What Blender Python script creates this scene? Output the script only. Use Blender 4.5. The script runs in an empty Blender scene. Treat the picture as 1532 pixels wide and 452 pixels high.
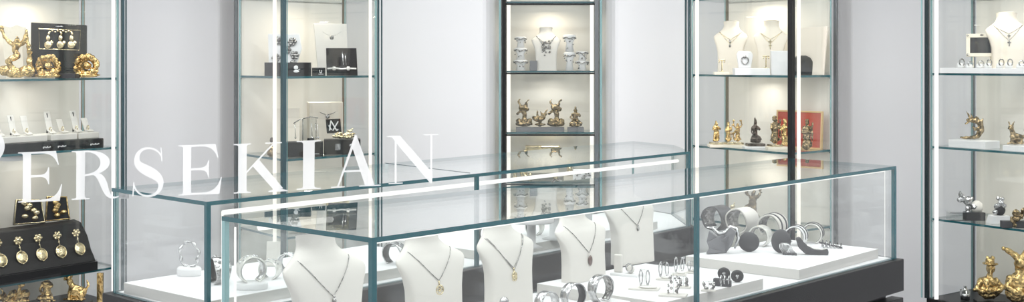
import bpy, bmesh, math, random
from mathutils import Vector, Matrix, noise

# ------------------------------------------------------------------ basics
C = bpy.context.scene.collection
FOC, CX, HY, CH = 1823.0, 766.0, 90.0, 1.5      # focal (px), principal column, horizon row, eye height
def PX(px, d): return (px - CX) / FOC * d
def on(px, py, z):                                # point of a level surface of height z seen at a pixel
    d = FOC * (CH - z) / (py - HY)
    return Vector((PX(px, d), d, z))
def V2(a, b): return Vector((a, b, 0))

# ------------------------------------------------------------------ materials
def mat(name, col, rough=.5, metal=0., bump=0., bscale=60., spec=.5, coat=0., var=0.):
    m = bpy.data.materials.new(name); m.use_nodes = True
    nt = m.node_tree; b = nt.nodes['Principled BSDF']
    b.inputs['Base Color'].default_value = (*col, 1)
    b.inputs['Roughness'].default_value = rough
    b.inputs['Metallic'].default_value = metal
    b.inputs['Specular IOR Level'].default_value = spec
    b.inputs['Coat Weight'].default_value = coat
    if bump or var:
        tc = nt.nodes.new('ShaderNodeTexCoord'); n = nt.nodes.new('ShaderNodeTexNoise')
        n.inputs['Scale'].default_value = bscale; n.inputs['Detail'].default_value = 4
        nt.links.new(tc.outputs['Object'], n.inputs['Vector'])
        if bump:
            bp = nt.nodes.new('ShaderNodeBump'); bp.inputs['Strength'].default_value = bump
            bp.inputs['Distance'].default_value = .01
            nt.links.new(n.outputs['Fac'], bp.inputs['Height']); nt.links.new(bp.outputs['Normal'], b.inputs['Normal'])
        if var:
            r = nt.nodes.new('ShaderNodeValToRGB')
            r.color_ramp.elements[0].position = .38; r.color_ramp.elements[1].position = .62
            r.color_ramp.elements[0].color = (*[c * (1 - var) for c in col], 1)
            r.color_ramp.elements[1].color = (*col, 1)
            nt.links.new(n.outputs['Fac'], r.inputs['Fac']); nt.links.new(r.outputs['Color'], b.inputs['Base Color'])
    return m
def emis(name, col, s):
    m = bpy.data.materials.new(name); m.use_nodes = True; nt = m.node_tree; nt.nodes.clear()
    o = nt.nodes.new('ShaderNodeOutputMaterial'); e = nt.nodes.new('ShaderNodeEmission')
    e.inputs['Color'].default_value = (*col, 1); e.inputs['Strength'].default_value = s
    nt.links.new(e.outputs[0], o.inputs[0]); return m
def glassm(name, tint=(.985, .992, .990), ior=1.5, rough=0.0):
    m = bpy.data.materials.new(name); m.use_nodes = True; nt = m.node_tree; nt.nodes.clear()
    o = nt.nodes.new('ShaderNodeOutputMaterial'); mx = nt.nodes.new('ShaderNodeMixShader')
    t = nt.nodes.new('ShaderNodeBsdfTransparent'); t.inputs['Color'].default_value = (*tint, 1)
    g = nt.nodes.new('ShaderNodeBsdfGlossy'); g.inputs['Roughness'].default_value = rough
    g.inputs['Color'].default_value = (1, 1, 1, 1)
    lw = nt.nodes.new('ShaderNodeLayerWeight'); lw.inputs['Blend'].default_value = .5      # facing = 1 - |cos|
    pw = nt.nodes.new('ShaderNodeMath'); pw.operation = 'POWER'; pw.inputs[1].default_value = 5
    f = nt.nodes.new('ShaderNodeMath'); f.operation = 'MULTIPLY_ADD'
    r0 = ((ior - 1) / (ior + 1)) ** 2; f.inputs[1].default_value = 1 - r0; f.inputs[2].default_value = r0
    nt.links.new(lw.outputs['Facing'], pw.inputs[0]); nt.links.new(pw.outputs[0], f.inputs[0])
    nt.links.new(f.outputs[0], mx.inputs[0]); nt.links.new(t.outputs[0], mx.inputs[1]); nt.links.new(g.outputs[0], mx.inputs[2])
    nt.links.new(mx.outputs[0], o.inputs[0]); return m
def filmm(name, col, cover):
    m = bpy.data.materials.new(name); m.use_nodes = True; nt = m.node_tree; nt.nodes.clear()
    o = nt.nodes.new('ShaderNodeOutputMaterial'); mx = nt.nodes.new('ShaderNodeMixShader')
    t = nt.nodes.new('ShaderNodeBsdfTransparent'); d = nt.nodes.new('ShaderNodeBsdfDiffuse')
    d.inputs['Color'].default_value = (*col, 1); mx.inputs[0].default_value = cover
    tl = nt.nodes.new('ShaderNodeBsdfTranslucent'); tl.inputs['Color'].default_value = (*col, 1); m2 = nt.nodes.new('ShaderNodeMixShader'); m2.inputs[0].default_value = .5
    nt.links.new(d.outputs[0], m2.inputs[1]); nt.links.new(tl.outputs[0], m2.inputs[2])
    nt.links.new(t.outputs[0], mx.inputs[1]); nt.links.new(m2.outputs[0], mx.inputs[2]); nt.links.new(mx.outputs[0], o.inputs[0])
    return m

M = dict(
    wall=mat('wall_paint', (.80, .80, .82), .45, bump=.03, bscale=8),
    ceil=mat('ceiling_paint', (.85, .85, .85), .8),
    floor=mat('floor_stone', (.62, .62, .63), .3, bump=.02, bscale=3, var=.08),
    cream=mat('vitrine_back_lacquer', (.76, .725, .66), .5, bump=.02, bscale=20),
    black=mat('black_lacquer', (.010, .010, .011), .35, spec=.25),
    blackleather=mat('black_leather', (.014, .013, .013), .42, spec=.3, bump=.25, bscale=220),
    post=mat('blackened_steel_post', (.03, .045, .05), .3, .6),
    slate=mat('slate_glass_post', (.05, .09, .105), .2, .3),
    grey=mat('grey_steel_post', (.20, .21, .22), .35, .7),
    brass=mat('brushed_bronze_post', (.34, .29, .22), .35, .8),
    edge=mat('green_glass_edge', (.014, .095, .115), .15, 0, spec=.8),
    edge2=mat('pale_glass_edge', (.26, .44, .45), .15, 0, spec=.8),
    glass=glassm('clear_glass'),
    topglass=glassm('case_top_glass', (.965, .982, .978)),
    winglass=glassm('shop_window_glass', (.99, .993, .992), 1.12),
    acry=glassm('clear_acrylic', (.88, .89, .88), 1.6, .05),
    led=emis('white_led', (1., .985, .95), .95),
    ledwarm=emis('warm_led', (1., .95, .86), 1.0),
    vinyl=filmm('white_vinyl_film', (.99, .99, .99), .74),
    white=mat('white_lacquer', (.74, .74, .74), .4),
    deck=mat('white_deck', (.76, .76, .77), .55),
    trayside=mat('tray_linen', (.56, .545, .515), .6, bump=.05, bscale=200),
    bustw=mat('ivory_leatherette', (.66, .635, .59), .5, bump=.06, bscale=260),
    bustc=mat('cream_leatherette', (.73, .665, .57), .55, bump=.06, bscale=260),
    silver=mat('polished_silver', (.66, .66, .66), .14, 1., bump=.35, bscale=60, var=.45),
    silverd=mat('antiqued_silver', (.55, .54, .52), .25, 1., bump=.5, bscale=90, var=.75),
    gold=mat('polished_gold', (.86, .62, .28), .2, 1., bump=.6, bscale=70, var=.55),
    goldp=mat('pale_gold', (.88, .76, .50), .2, 1., bump=.3, bscale=80, var=.3),
    goldd=mat('antiqued_gold', (.50, .38, .22), .22, 1., bump=.7, bscale=70, var=.85),
    bronze=mat('dark_bronze', (.16, .13, .11), .28, 1., bump=.6, bscale=70, var=.7),
    red=mat('red_velvet', (.46, .07, .04), .7, bump=.1, bscale=150),
    oak=mat('gilt_frame', (.72, .50, .24), .35, .5),
    stone=mat('brown_gem', (.10, .05, .04), .15, 0, coat=1),
    greyleather=mat('grey_leatherette', (.17, .17, .18), .5, bump=.1, bscale=220),
    charcoal=mat('charcoal_suede', (.035, .035, .038), .55, bump=.1, bscale=220),
    mirror=mat('dark_mirror', (.05, .05, .055), .1, .3),
    boneframe=mat('bone_frame', (.80, .74, .62), .4, bump=.2, bscale=90),
    pearl=mat('mother_of_pearl', (.78, .77, .72), .22, .35, bump=.3, bscale=60, var=.2),
)

# ------------------------------------------------------------------ mesh helpers
def finish(name, bm, m, parent=None, smooth=False, bevel=0., loc=None, rotz=None):
    me = bpy.data.meshes.new(name)
    bmesh.ops.recalc_face_normals(bm, faces=bm.faces)
    bm.to_mesh(me); bm.free()
    ms = m if isinstance(m, (list, tuple)) else [m]
    for k in ms: me.materials.append(M[k] if isinstance(k, str) else k)
    if smooth:
        for p in me.polygons: p.use_smooth = True
    o = bpy.data.objects.new(name, me); C.objects.link(o)
    if parent: o.parent = parent
    if loc is not None: o.location = loc
    if rotz is not None: o.rotation_euler.z = rotz
    if bevel:
        b = o.modifiers.new('bevel', 'BEVEL'); b.width = bevel; b.segments = 2; b.limit_method = 'ANGLE'
    return o
def tag(o, label=None, cat=None, group=None, kind=None):
    if label: o['label'] = label
    if cat: o['category'] = cat
    if group: o['group'] = group
    if kind: o['kind'] = kind
    return o
def thing(name, loc, rotz=0, label=None, cat=None, group=None, scale=1):
    o = bpy.data.objects.new(name, None); C.objects.link(o); o.empty_display_size = .05
    o.location = loc; o.rotation_euler.z = rotz; o.scale = (scale,) * 3
    return tag(o, label, cat, group)
def bx(bm, c, s, rot=None, mi=0):
    r = bmesh.ops.create_cube(bm, size=1)
    Mx = Matrix.Translation(Vector(c)) @ (rot or Matrix()) @ Matrix.Diagonal((*s, 1))
    bmesh.ops.transform(bm, matrix=Mx, verts=r['verts'])
    fs = {f for v in r['verts'] for f in v.link_faces}
    for f in fs: f.material_index = mi
    return r['verts']
def prism(bm, pts, z0, z1, side=0, cap=0):
    lo = [bm.verts.new((p[0], p[1], z0)) for p in pts]; hi = [bm.verts.new((p[0], p[1], z1)) for p in pts]
    f = bm.faces.new(hi); f.material_index = cap
    f = bm.faces.new(lo[::-1]); f.material_index = cap
    n = len(pts)
    for i in range(n):
        f = bm.faces.new((lo[i], lo[(i + 1) % n], hi[(i + 1) % n], hi[i])); f.material_index = side
def extr(bm, pts, y0, y1, mi=0, ox=0, oz=0):       # outline in x,z pushed along y
    a = [bm.verts.new((p[0] + ox, y0, p[1] + oz)) for p in pts]; b = [bm.verts.new((p[0] + ox, y1, p[1] + oz)) for p in pts]
    fs = [bm.faces.new(a), bm.faces.new(b[::-1])]
    n = len(pts)
    for i in range(n): fs.append(bm.faces.new((a[i], b[i], b[(i + 1) % n], a[(i + 1) % n])))
    for f in fs: f.material_index = mi
def lathe(bm, prof, n=24, c=(0, 0, 0), sx=1, sy=1):
    rings = []
    for r, z in prof:
        rings.append([bm.verts.new((c[0] + r * sx * math.cos(2 * math.pi * i / n), c[1] + r * sy * math.sin(2 * math.pi * i / n), c[2] + z)) for i in range(n)])
    for a, b in zip(rings, rings[1:]):
        for i in range(n): bm.faces.new((a[i], a[(i + 1) % n], b[(i + 1) % n], b[i]))
    bm.faces.new(rings[0][::-1]); bm.faces.new(rings[-1])
def tube(bm, pts, r, n=6, closed=False):
    pts = [Vector(p) for p in pts]; N = len(pts); rings = []
    rr = r if isinstance(r, (list, tuple)) else [r] * N
    up = Vector((0, 0, 1)); prev = None
    for i, p in enumerate(pts):
        if closed: t = pts[(i + 1) % N] - pts[i - 1]
        else: t = pts[min(i + 1, N - 1)] - pts[max(i - 1, 0)]
        if t.length < 1e-9: t = Vector((0, 0, 1))
        t.normalize()
        if prev is None:
            a = t.cross(up)
            if a.length < .1: a = t.cross(Vector((1, 0, 0)))
        else: a = prev - t * prev.dot(t)
        if a.length < 1e-6: a = t.orthogonal()
        a.normalize(); prev = a; b = t.cross(a)
        rings.append([bm.verts.new(p + (a * math.cos(2 * math.pi * k / n) + b * math.sin(2 * math.pi * k / n)) * rr[i]) for k in range(n)])
    for i in range(N if closed else N - 1):
        A, B = rings[i], rings[(i + 1) % N]
        for k in range(n): bm.faces.new((A[k], A[(k + 1) % n], B[(k + 1) % n], B[k]))
    if not closed: bm.faces.new(rings[0][::-1]); bm.faces.new(rings[-1])
def ball(bm, c, r, rot=None, sub=2):
    q = bmesh.ops.create_icosphere(bm, subdivisions=sub, radius=1)
    if not isinstance(r, (list, tuple)): r = (r, r, r)
    bmesh.ops.transform(bm, matrix=Matrix.Translation(Vector(c)) @ (rot or Matrix()) @ Matrix.Diagonal((*r, 1)), verts=q['verts'])
def RX(a): return Matrix.Rotation(a, 4, 'X')
def RY(a): return Matrix.Rotation(a, 4, 'Y')
def RZ(a): return Matrix.Rotation(a, 4, 'Z')
def B(): return bmesh.new()
BAKE = []
def organic(name, bm, m, parent, h, vox=.018, disp=.02, seed=0, freq=9., loc=None):
    """ one continuous cast surface out of overlapping limbs """
    o = finish(name, bm, m, parent, loc=loc)
    r = o.modifiers.new('remesh', 'REMESH'); r.mode = 'VOXEL'; r.voxel_size = vox * h; r.use_smooth_shade = True
    s = o.modifiers.new('smooth', 'SMOOTH'); s.factor = .6; s.iterations = 2
    BAKE.append((o, disp * h, seed, freq / h)); return o
def bake_all():
    dg = bpy.context.evaluated_depsgraph_get(); dg.update()
    for o, d, seed, fr in BAKE:
        me = bpy.data.meshes.new_from_object(o.evaluated_get(dg), depsgraph=dg)
        o.modifiers.clear(); o.data = me
        zmin = min(v.co.z for v in me.vertices)
        for v in me.vertices:
            k = noise.noise(v.co * fr + Vector((seed * 3.1, 0, 0))) + .5 * noise.noise(v.co * fr * 2.3 + Vector((seed, 9, 0)))
            co = v.co + v.normal * d * k
            if v.co.z < zmin + .01 * abs(d) or co.z < zmin: co.z = max(co.z, zmin)
            v.co = co
        for p in me.polygons: p.use_smooth = True

# ------------------------------------------------------------------ room
def struct(name, bm, m, **k): return tag(finish(name, bm, m, **k), kind='structure')
bm = B(); bx(bm, (0, 2.6, -.05), (9.4, 12.4, .1)); struct('floor', bm, 'floor')
bm = B(); bx(bm, (0, 2.6, 3.05), (9.4, 12.4, .1)); struct('ceiling', bm, 'ceil')
bm = B(); bx(bm, (-4.65, 2.6, 1.5), (.1, 12.4, 3)); struct('wall_left', bm, 'wall')
bm = B(); bx(bm, (4.65, 2.6, 1.5), (.1, 12.4, 3)); struct('wall_right', bm, 'wall')
def arc(p, q, k=1):                                # quarter bend between two plan points
    n = 8; out = []
    for i in range(n + 1):
        a = i / n * math.pi / 2
        if k > 0: out.append((p[0] + (q[0] - p[0]) * math.sin(a), p[1] + (q[1] - p[1]) * (1 - math.cos(a))))
        else: out.append((p[0] + (q[0] - p[0]) * (1 - math.cos(a)), p[1] + (q[1] - p[1]) * math.sin(a)))
    return out
F0, R0, R1 = 7.1, 7.6, 7.28
line = [(-4.6, F0)] + arc((PX(326, F0), F0), (PX(350, R1), R1)) + [(PX(560, R1), R1), (PX(566, F0), F0)] \
     + arc((PX(722, F0), F0), (PX(750, R0), R0)) + [(PX(893, R0), R0)] + arc((PX(893, R0), R0), (PX(925, F0), F0), -1) \
     + [(PX(1024, F0), F0), (PX(1036, R1), R1)] + [(PX(1252, R1), R1)] + arc((PX(1252, R1), R1), (PX(1276, F0), F0), -1) + [(4.6, F0)]
clean = [line[0]]
for p in line[1:]:
    if (Vector(p) - Vector(clean[-1])).length > 1e-4: clean.append(p)
bm = B(); prism(bm, clean + [(4.6, 8.0), (-4.6, 8.0)], 0, 3); struct('wall_back', bm, 'wall')

# ------------------------------------------------------------------ glass parts
def pane(bm, p, q, z0, z1, t=.012, ext=0.):          # upright sheet between plan points; big faces 0, edges 1
    p, q = Vector(p[:2]), Vector(q[:2]); u = (q - p).normalized(); n = Vector((-u.y, u.x)) * t / 2
    p = p - u * ext; q = q + u * ext
    P = [p - n, q - n, q + n, p + n]
    lo = [bm.verts.new((*a, z0)) for a in P]; hi = [bm.verts.new((*a, z1)) for a in P]
    for i in range(4):
        f = bm.faces.new((lo[i], lo[(i + 1) % 4], hi[(i + 1) % 4], hi[i])); f.material_index = 0 if i in (0, 2) else 1
    f = bm.faces.new(hi); f.material_index = 1
    f = bm.faces.new(lo[::-1]); f.material_index = 1
def inset(pts, d):
    c = sum((Vector(p) for p in pts), Vector((0, 0))) / len(pts); n = len(pts); out = []
    area = sum(pts[i][0] * pts[(i + 1) % n][1] - pts[(i + 1) % n][0] * pts[i][1] for i in range(n))
    sg = 1 if area > 0 else -1
    for i in range(n):
        a, b, e = Vector(pts[i - 1]), Vector(pts[i]), Vector(pts[(i + 1) % n])
        u1 = (b - a).normalized(); u2 = (e - b).normalized()
        n1 = Vector((-u1.y, u1.x)) * sg; n2 = Vector((-u2.y, u2.x)) * sg
        m = (n1 + n2).normalized(); out.append(tuple(b + m * d / max(.3, m.dot(n1))))
    return out

# ------------------------------------------------------------------ the two island cases
HT = 1.09
def corner(px, py, h=HT):
    p = on(px, py, h); return (p.x, p.y)
def led_bar(parent, a, b, s=.008, m='led', name='light_strip'):
    bm = B(); tube(bm, [a, b], s, 4); return finish(name, bm, m, parent)
def case(label, pts, G, joint, rearjoint, fi):
    """ pts: left, front, right..., back ; plan counter-clockwise as listed """
    root = thing('glass_display_case', (0, 0, 0), 0, label, 'display case')
    zb = HT - G; n = len(pts)
    ins = inset(pts, .007)
    # top sheet, split at the joint
    bm = B(); prism(bm, pts, HT - .012, HT, side=1, cap=0); finish('glass_top', bm, ['topglass', 'edge'], root)
    if rearjoint:
        bm = B(); pane(bm, joint, rearjoint, HT + .0002, HT + .0012, .003); finish('glass_seam', bm, ['slate', 'slate'], root)
    for i in range(n):
        p, q = ins[i], ins[(i + 1) % n]
        if i == fi:
            j = Vector(p) + (Vector(q) - Vector(p)).normalized() * ((Vector(joint) - Vector(pts[i])).length)
            for a, b in ((p, j), (j, q)):
                d = (Vector(b) - Vector(a)).normalized() * .0015
                bm = B(); pane(bm, Vector(a) + d, Vector(b) - d, zb, HT - .012); finish('glass_panel', bm, ['glass', 'edge'], root)
        else:
            bm = B(); pane(bm, p, q, zb, HT - .012); finish('glass_panel', bm, ['glass', 'edge'], root)
    # upright glued mitres read as thick green edges
    for i in range(n):
        if n == 5 and i == 3: continue
        js = .006 if (i == 0 and n == 5) or i == n - 1 else .014
        bm = B(); bx(bm, (*ins[i], (zb + HT - .012) / 2), (js, js, HT - .012 - zb), RZ(math.radians(44)))
        finish('corner_joint', bm, ['edge' if i in (1, 2) else 'edge2'], root)
    j3 = Vector(ins[fi]) + (Vector(ins[(fi + 1) % n]) - Vector(ins[fi])).normalized() * ((Vector(joint) - Vector(pts[fi])).length)
    bm = B(); bx(bm, (*j3, (zb + HT - .012) / 2), (.013, .013, HT - .012 - zb), RZ(math.radians(44))); finish('corner_joint', bm, 'edge', root)
    # deck, plinth, shadow gap, drawers
    bm = B(); prism(bm, inset(pts, .016), zb - .004, zb + .002); finish('white_deck', bm, 'deck', root)
    out = inset(pts, -.022)
    bm = B(); prism(bm, out, zb - .125, zb - .001); finish('plinth', bm, 'black', root, bevel=.003)
    bm = B(); prism(bm, inset(pts, .03), 0.0, zb - .125); finish('carcass', bm, 'charcoal', root)
    k = 0
    z1 = zb - .15
    while z1 > .15:
        z0 = z1 - .2
        p, q = Vector(out[fi]), Vector(out[(fi + 1) % n]); L = (q - p).length; u = (q - p).normalized()
        nrm = Vector((u.y, -u.x))
        if nrm.dot(Vector((0, -1))) < 0: nrm = -nrm
        m = 3
        for i in range(m):
            a = p + u * (L * i / m + .004); b = p + u * (L * (i + 1) / m - .004)
            bm = B(); prism(bm, [a, b, b - nrm * .05, a - nrm * .05], z0 + .0, z1); dr = finish('drawer', bm, 'black', root, bevel=.003)
            c = (a + b) / 2 + nrm * .008
            bm = B(); ball(bm, (c.x, c.y, (z0 + z1) / 2), .012, sub=2); finish('knob', bm, 'silver', dr, True)
        z1 = z0 - .02
    return root, ins, zb
# case A, nearest
aL, aF, aR, aB = corner(331.6, 323.5), corner(557, 356), corner(1341, 248.5), corner(1180, 236.5)
aJ = corner(1050, 290)
GA = .358
caseA, insA, ZA = case('front glass jewellery case on a black plinth, nearest, holding the ivory necklace busts', [aL, aF, aR, aB], GA, aJ, None, 1)
# case B, behind
bL, bF, bR = corner(167, 281), corner(309.4, 302), corner(1032, 226.5)
bR2, bB = corner(1008, 217), corner(947, 211.3)
bJ, bJ2 = corner(703, 259), corner(576, 244)
GB = .336
caseB, insB, ZB = case('rear glass jewellery case on a black plinth, round bracelet at its left end', [bL, bF, bR, bR2, bB], GB, bJ, bJ2, 1)
def lerp(a, b, t): return Vector(a) + (Vector(b) - Vector(a)) * t
# strip lights just under the top, inside the front glass
def strip(root, p, q, inn, z0, zb, t0=.03, t1=.985, s=.008, downL=True, downR=True):
    a = lerp(p, q, t0) + inn; b = lerp(p, q, t1) + inn
    led_bar(root, (a.x, a.y, z0), (b.x, b.y, z0), s)
    if downL: led_bar(root, (a.x, a.y, z0), (a.x, a.y, zb), s * .45)
    if downR: led_bar(root, (b.x, b.y, z0), (b.x, b.y, zb), s * .35)
nin = Vector((-.715, .70))
strip(caseB, insB[1], insB[2], nin * .03, HT - .042, ZB + .004, .028, .985, .0075, True, False)
strip(caseA, insA[1], insA[2], nin * .018, HT - .017, ZA + .004, .01, .985, .003, False, True)
a_ = Vector(lerp(insA[0], insA[3], .008)) - nin * .012; led_bar(caseA, (a_.x, a_.y, ZA + .004), (a_.x, a_.y, HT - .03), .003); b_ = Vector(lerp(insA[0], insA[3], .03)) - nin * .03; c_ = Vector(lerp(insA[0], insA[3], .12)) - nin * .03; led_bar(caseA, (b_.x, b_.y, HT - .035), (c_.x, c_.y, HT - .035), .008)
# hinge and lock details
for root, ins, z in ((caseB, insB, ZB),):
    bm = B(); bx(bm, (bJ2[0], bJ2[1] - .01, HT - .02), (.03, .012, .035)); finish('glass_clip', bm, 'edge2', root, bevel=.002)
    bm = B(); bx(bm, (ins[0][0] + .03, ins[0][1], HT - .026), (.03, .01, .018)); finish('glass_clip', bm, 'silver', root, bevel=.002)

# ------------------------------------------------------------------ wall vitrines
VT = 2.62
def post(root, p, s, m, rot=44, z0=.12, z1=VT - .06):
    bm = B(); bx(bm, (p[0], p[1], (z0 + z1) / 2), (s, s, z1 - z0), RZ(math.radians(rot))); return finish('post', bm, m, root)
def vitrine(label, L, F, R, K, shelves, opaque, posts, leds, floor_z=.42, shelf_skip=()):
    root = thing('glass_vitrine', (0, 0, 0), 0, label, 'display cabinet', 'tall glass vitrines along the back wall')
    pts = [L, F, R, K]; names = ['LF', 'FR', 'RK', 'KL']
    ins = inset(pts, .012)
    for i, nm in enumerate(names):
        p, q = Vector(ins[i]), Vector(ins[(i + 1) % 4]); u = (q - p).normalized() * .018
        bm = B(); pane(bm, p + u, q - u, floor_z, VT - .06, .010 if nm in opaque else .008)
        finish('back_panel' if nm in opaque else 'glass_panel', bm, ['cream', 'cream'] if nm in opaque else ['glass', 'edge2'], root)
    bm = B(); prism(bm, inset(pts, .002), 0, floor_z); finish('base_cabinet', bm, 'black', root, bevel=.004)
    bm = B(); prism(bm, inset(pts, .002), VT - .06, VT); finish('top_cap', bm, 'grey', root)
    sp = inset(pts, .022)
    for z in shelves:
        bm = B(); prism(bm, sp, z - .011, z, side=1, cap=0); finish('glass_shelf', bm, ['topglass', 'edge'], root)
        for a in (ins[0], ins[2]):                 # shelf pins
            c = Vector(a).lerp(Vector(((ins[0][0] + ins[2][0]) / 2, (ins[0][1] + ins[2][1]) / 2)), .04)
            bm = B(); ball(bm, (c.x, c.y, z - .013), .007, sub=1); finish('shelf_pin', bm, 'silver', root, True)
    for px, d, s, m in posts: post(root, (PX(px, d), d), s, m, z0=floor_z)
    for px, d, s, m in leds:
        bm = B(); bx(bm, (PX(px, d), d, (floor_z + VT - .07) / 2), (s, s * .6, VT - .08 - floor_z)); finish('light_strip', bm, m, root)
    return root
def D(a, b): return (a, b)
v1R, v1F, v1K = (PX(184, 6.3), 6.3), (-2.43, 5.70), (PX(123, 6.6), 6.6)
v1L = (v1F[0] + v1K[0] - v1R[0], v1F[1] + v1K[1] - v1R[1])
S1 = (1.83, 1.41, 1.0525, .435)
vit1 = vitrine('tall glass vitrine at far left with gold objects and black earring stand', v1L, v1F, v1R, v1K, S1, ('KL',),
    [(183.5, 6.29, .014, 'slate'), (188.5, 6.33, .006, 'slate'), (124, 6.585, .016, 'brass')], [(169.5, 6.22, .016, 'led')], .12)
v2L, v2F, v2R, v2K = (PX(352, 6.43), 6.43), (PX(424, 6.0), 6.0), (PX(569, 6.48), 6.48), (PX(516, 6.93), 6.93)
S2 = (1.83, 1.419, 1.008, .62)
vit2 = vitrine('tall glass vitrine second from the left, black boxes and cream panels on its shelves', v2L, v2F, v2R, v2K, S2, ('KL',),
    [(353, 6.42, .016, 'grey'), (424, 6.01, .021, 'slate'), (566, 6.47, .008, 'slate'), (571, 6.50, .006, 'slate'), (515, 6.91, .017, 'brass')],
    [(411, 6.10, .017, 'ledwarm'), (554, 6.42, .016, 'ledwarm')])
v3L, v3F, v3R, v3K = (PX(1028, 6.59), 6.59), (PX(1184, 6.0), 6.0), (PX(1251, 6.25), 6.25), (PX(1087, 6.84), 6.84)
S3 = (1.83, 1.424, 1.041, .65)
vit3 = vitrine('tall glass vitrine with black corner post, cream busts above and red framed panel below', v3L, v3F, v3R, v3K, S3, ('RK',),
    [(1026, 6.58, .007, 'slate'), (1031.5, 6.56, .012, 'slate'), (1184, 6.01, .026, 'black'), (1250.5, 6.25, .018, 'grey'), (1088, 6.82, .016, 'brass')],
    [(1043, 6.5, .018, 'ledwarm'), (1195, 6.06, .016, 'ledwarm')])
v4L, v4K = (PX(1385, 6.3), 6.3), (PX(1456, 6.57), 6.57)
v4F = (v4L[0] + .40, v4L[1] - .60); v4R = (v4F[0] + v4K[0] - v4L[0], v4F[1] + v4K[1] - v4L[1])
S4 = (1.83, 1.434, 1.056, .684)
vit4 = vitrine('tall glass vitrine at far right with large gilt figures at its bottom', v4L, v4F, v4R, v4K, S4, ('RK',),
    [(1379, 6.31, .006, 'edge2'), (1387, 6.3, .019, 'post'), (1456, 6.55, .017, 'grey')], [(1401, 6.24, .018, 'led')], .27)
cy0 = 7.2
c1, c2 = PX(752, cy0), PX(895, cy0)
SC = (1.848, 1.437, 1.073, .781)
vitC = vitrine('narrow centre vitrine facing forward, silver jewellery bust above small gilt figures', (c1, 7.5), (c1, cy0), (c2, cy0), (c2, 7.5), SC, ('KL',),
    [], [(761, 7.24, .022, 'ledwarm'), (885.5, 7.24, .022, 'ledwarm')])
for px, s, m in ((754, .022, 'black'), (892.5, .022, 'grey')):
    post(vitC, (PX(px, cy0), cy0), s, m, 0)
for px, s, m in ((748, .02, 'edge2'), (899, .016, 'edge2')):
    bm = B(); bx(bm, (PX(px, cy0), cy0 + .15, 1.35), (.012, .3, 2.46)); finish('side_glass', bm, ['glass'], vitC)
    bm = B(); bx(bm, (PX(px, cy0), cy0 - .003, 1.35), (.012, .006, 2.46)); finish('glass_rim', bm, [m], vitC)
for z in SC:
    bm = B(); bx(bm, ((c1 + c2) / 2, cy0 + .012, z - .0165), (c2 - c1 - .03, .012, .009)); finish('shelf_rail', bm, 'black', vitC)

# ------------------------------------------------------------------ shop window and lettering
wp0, wp1 = (-4.6, 2.02), (4.6, 2.50)
def winy(x): return wp0[1] + (x - wp0[0]) / (wp1[0] - wp0[0]) * (wp1[1] - wp0[1])
bm = B(); pane(bm, wp0, wp1, 0, 3, .010); 
tag(finish('window_1', bm, ['winglass', 'edge']), kind='structure')
SER = .035
def cub(p0, p1, p2, p3, n=10):
    out = []
    for i in range(1, n + 1):
        t = i / n; s = 1 - t
        out.append((s**3 * p0[0] + 3 * s * s * t * p1[0] + 3 * s * t * t * p2[0] + t**3 * p3[0], s**3 * p0[1] + 3 * s * s * t * p1[1] + 3 * s * t * t * p2[1] + t**3 * p3[1]))
    return out
def stem(x0, x1, y0, y1, sl, sr, br=.05, top=True, bot=True):     # bracketed serif stem
    th = .022; P = []
    if bot: P += [(x0 - sl, y0), (x1 + sr, y0), (x1 + sr, y0 + th)] + cub((x1 + sr, y0 + th), (x1 + .4 * sr, y0 + th), (x1, y0 + th), (x1, y0 + th + br), 5)
    else: P += [(x0, y0), (x1, y0)]
    if top: P += cub((x1, y1 - th - br), (x1, y1 - th), (x1 + .4 * sr, y1 - th), (x1 + sr, y1 - th), 5) + [(x1 + sr, y1), (x0 - sl, y1), (x0 - sl, y1 - th)] + cub((x0 - sl, y1 - th), (x0 - .4 * sl, y1 - th), (x0, y1 - th), (x0, y1 - th - br), 5)
    else: P += [(x1, y1), (x0, y1)]
    if bot: P += cub((x0, y0 + th + br), (x0, y0 + th), (x0 - .4 * sl, y0 + th), (x0 - sl, y0 + th), 5)
    return P
def letE():
    s = stem(.10, .27, 0, 1, .10, .05)
    top = [(.27, 1), (.80, 1), (.86, .72), (.84, .72)] + cub((.84, .72), (.78, .88), (.68, .955), (.50, .96)) + [(.27, .96)]
    mid = [(.27, .535), (.48, .535)] + cub((.48, .535), (.58, .54), (.62, .60), (.635, .68), 6) + [(.655, .68), (.655, .34), (.635, .34)] + cub((.635, .34), (.62, .43), (.58, .485), (.48, .49), 6) + [(.27, .49)]
    bot = [(.27, 0), (.88, 0), (.93, .33), (.91, .33)] + cub((.91, .33), (.85, .12), (.72, .042), (.52, .04)) + [(.27, .04)]
    return [s, top, mid, bot], .93
def bowl(x0, ymid_t, ymid_b, xr, thick=.17, hair=.035):
    # outer and inner D, returned as ring pieces (list of quads)
    out = [(x0, ymid_t)] + cub((x0, ymid_t), (xr + .02, ymid_t), (xr, ymid_b), (x0 + .0, ymid_b), 22)
    inn = [(x0, ymid_t - hair)] + cub((x0, ymid_t - hair), (xr - thick - .09, ymid_t - hair), (xr - thick - .09, ymid_b + hair), (x0, ymid_b + hair), 22)
    return [[out[i], out[i + 1], inn[i + 1], inn[i]] for i in range(len(out) - 1)]
def letP():
    return [stem(.10, .28, 0, 1, .10, .10)] + bowl(.28, 1.0, .44, 1.02), .86
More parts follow.
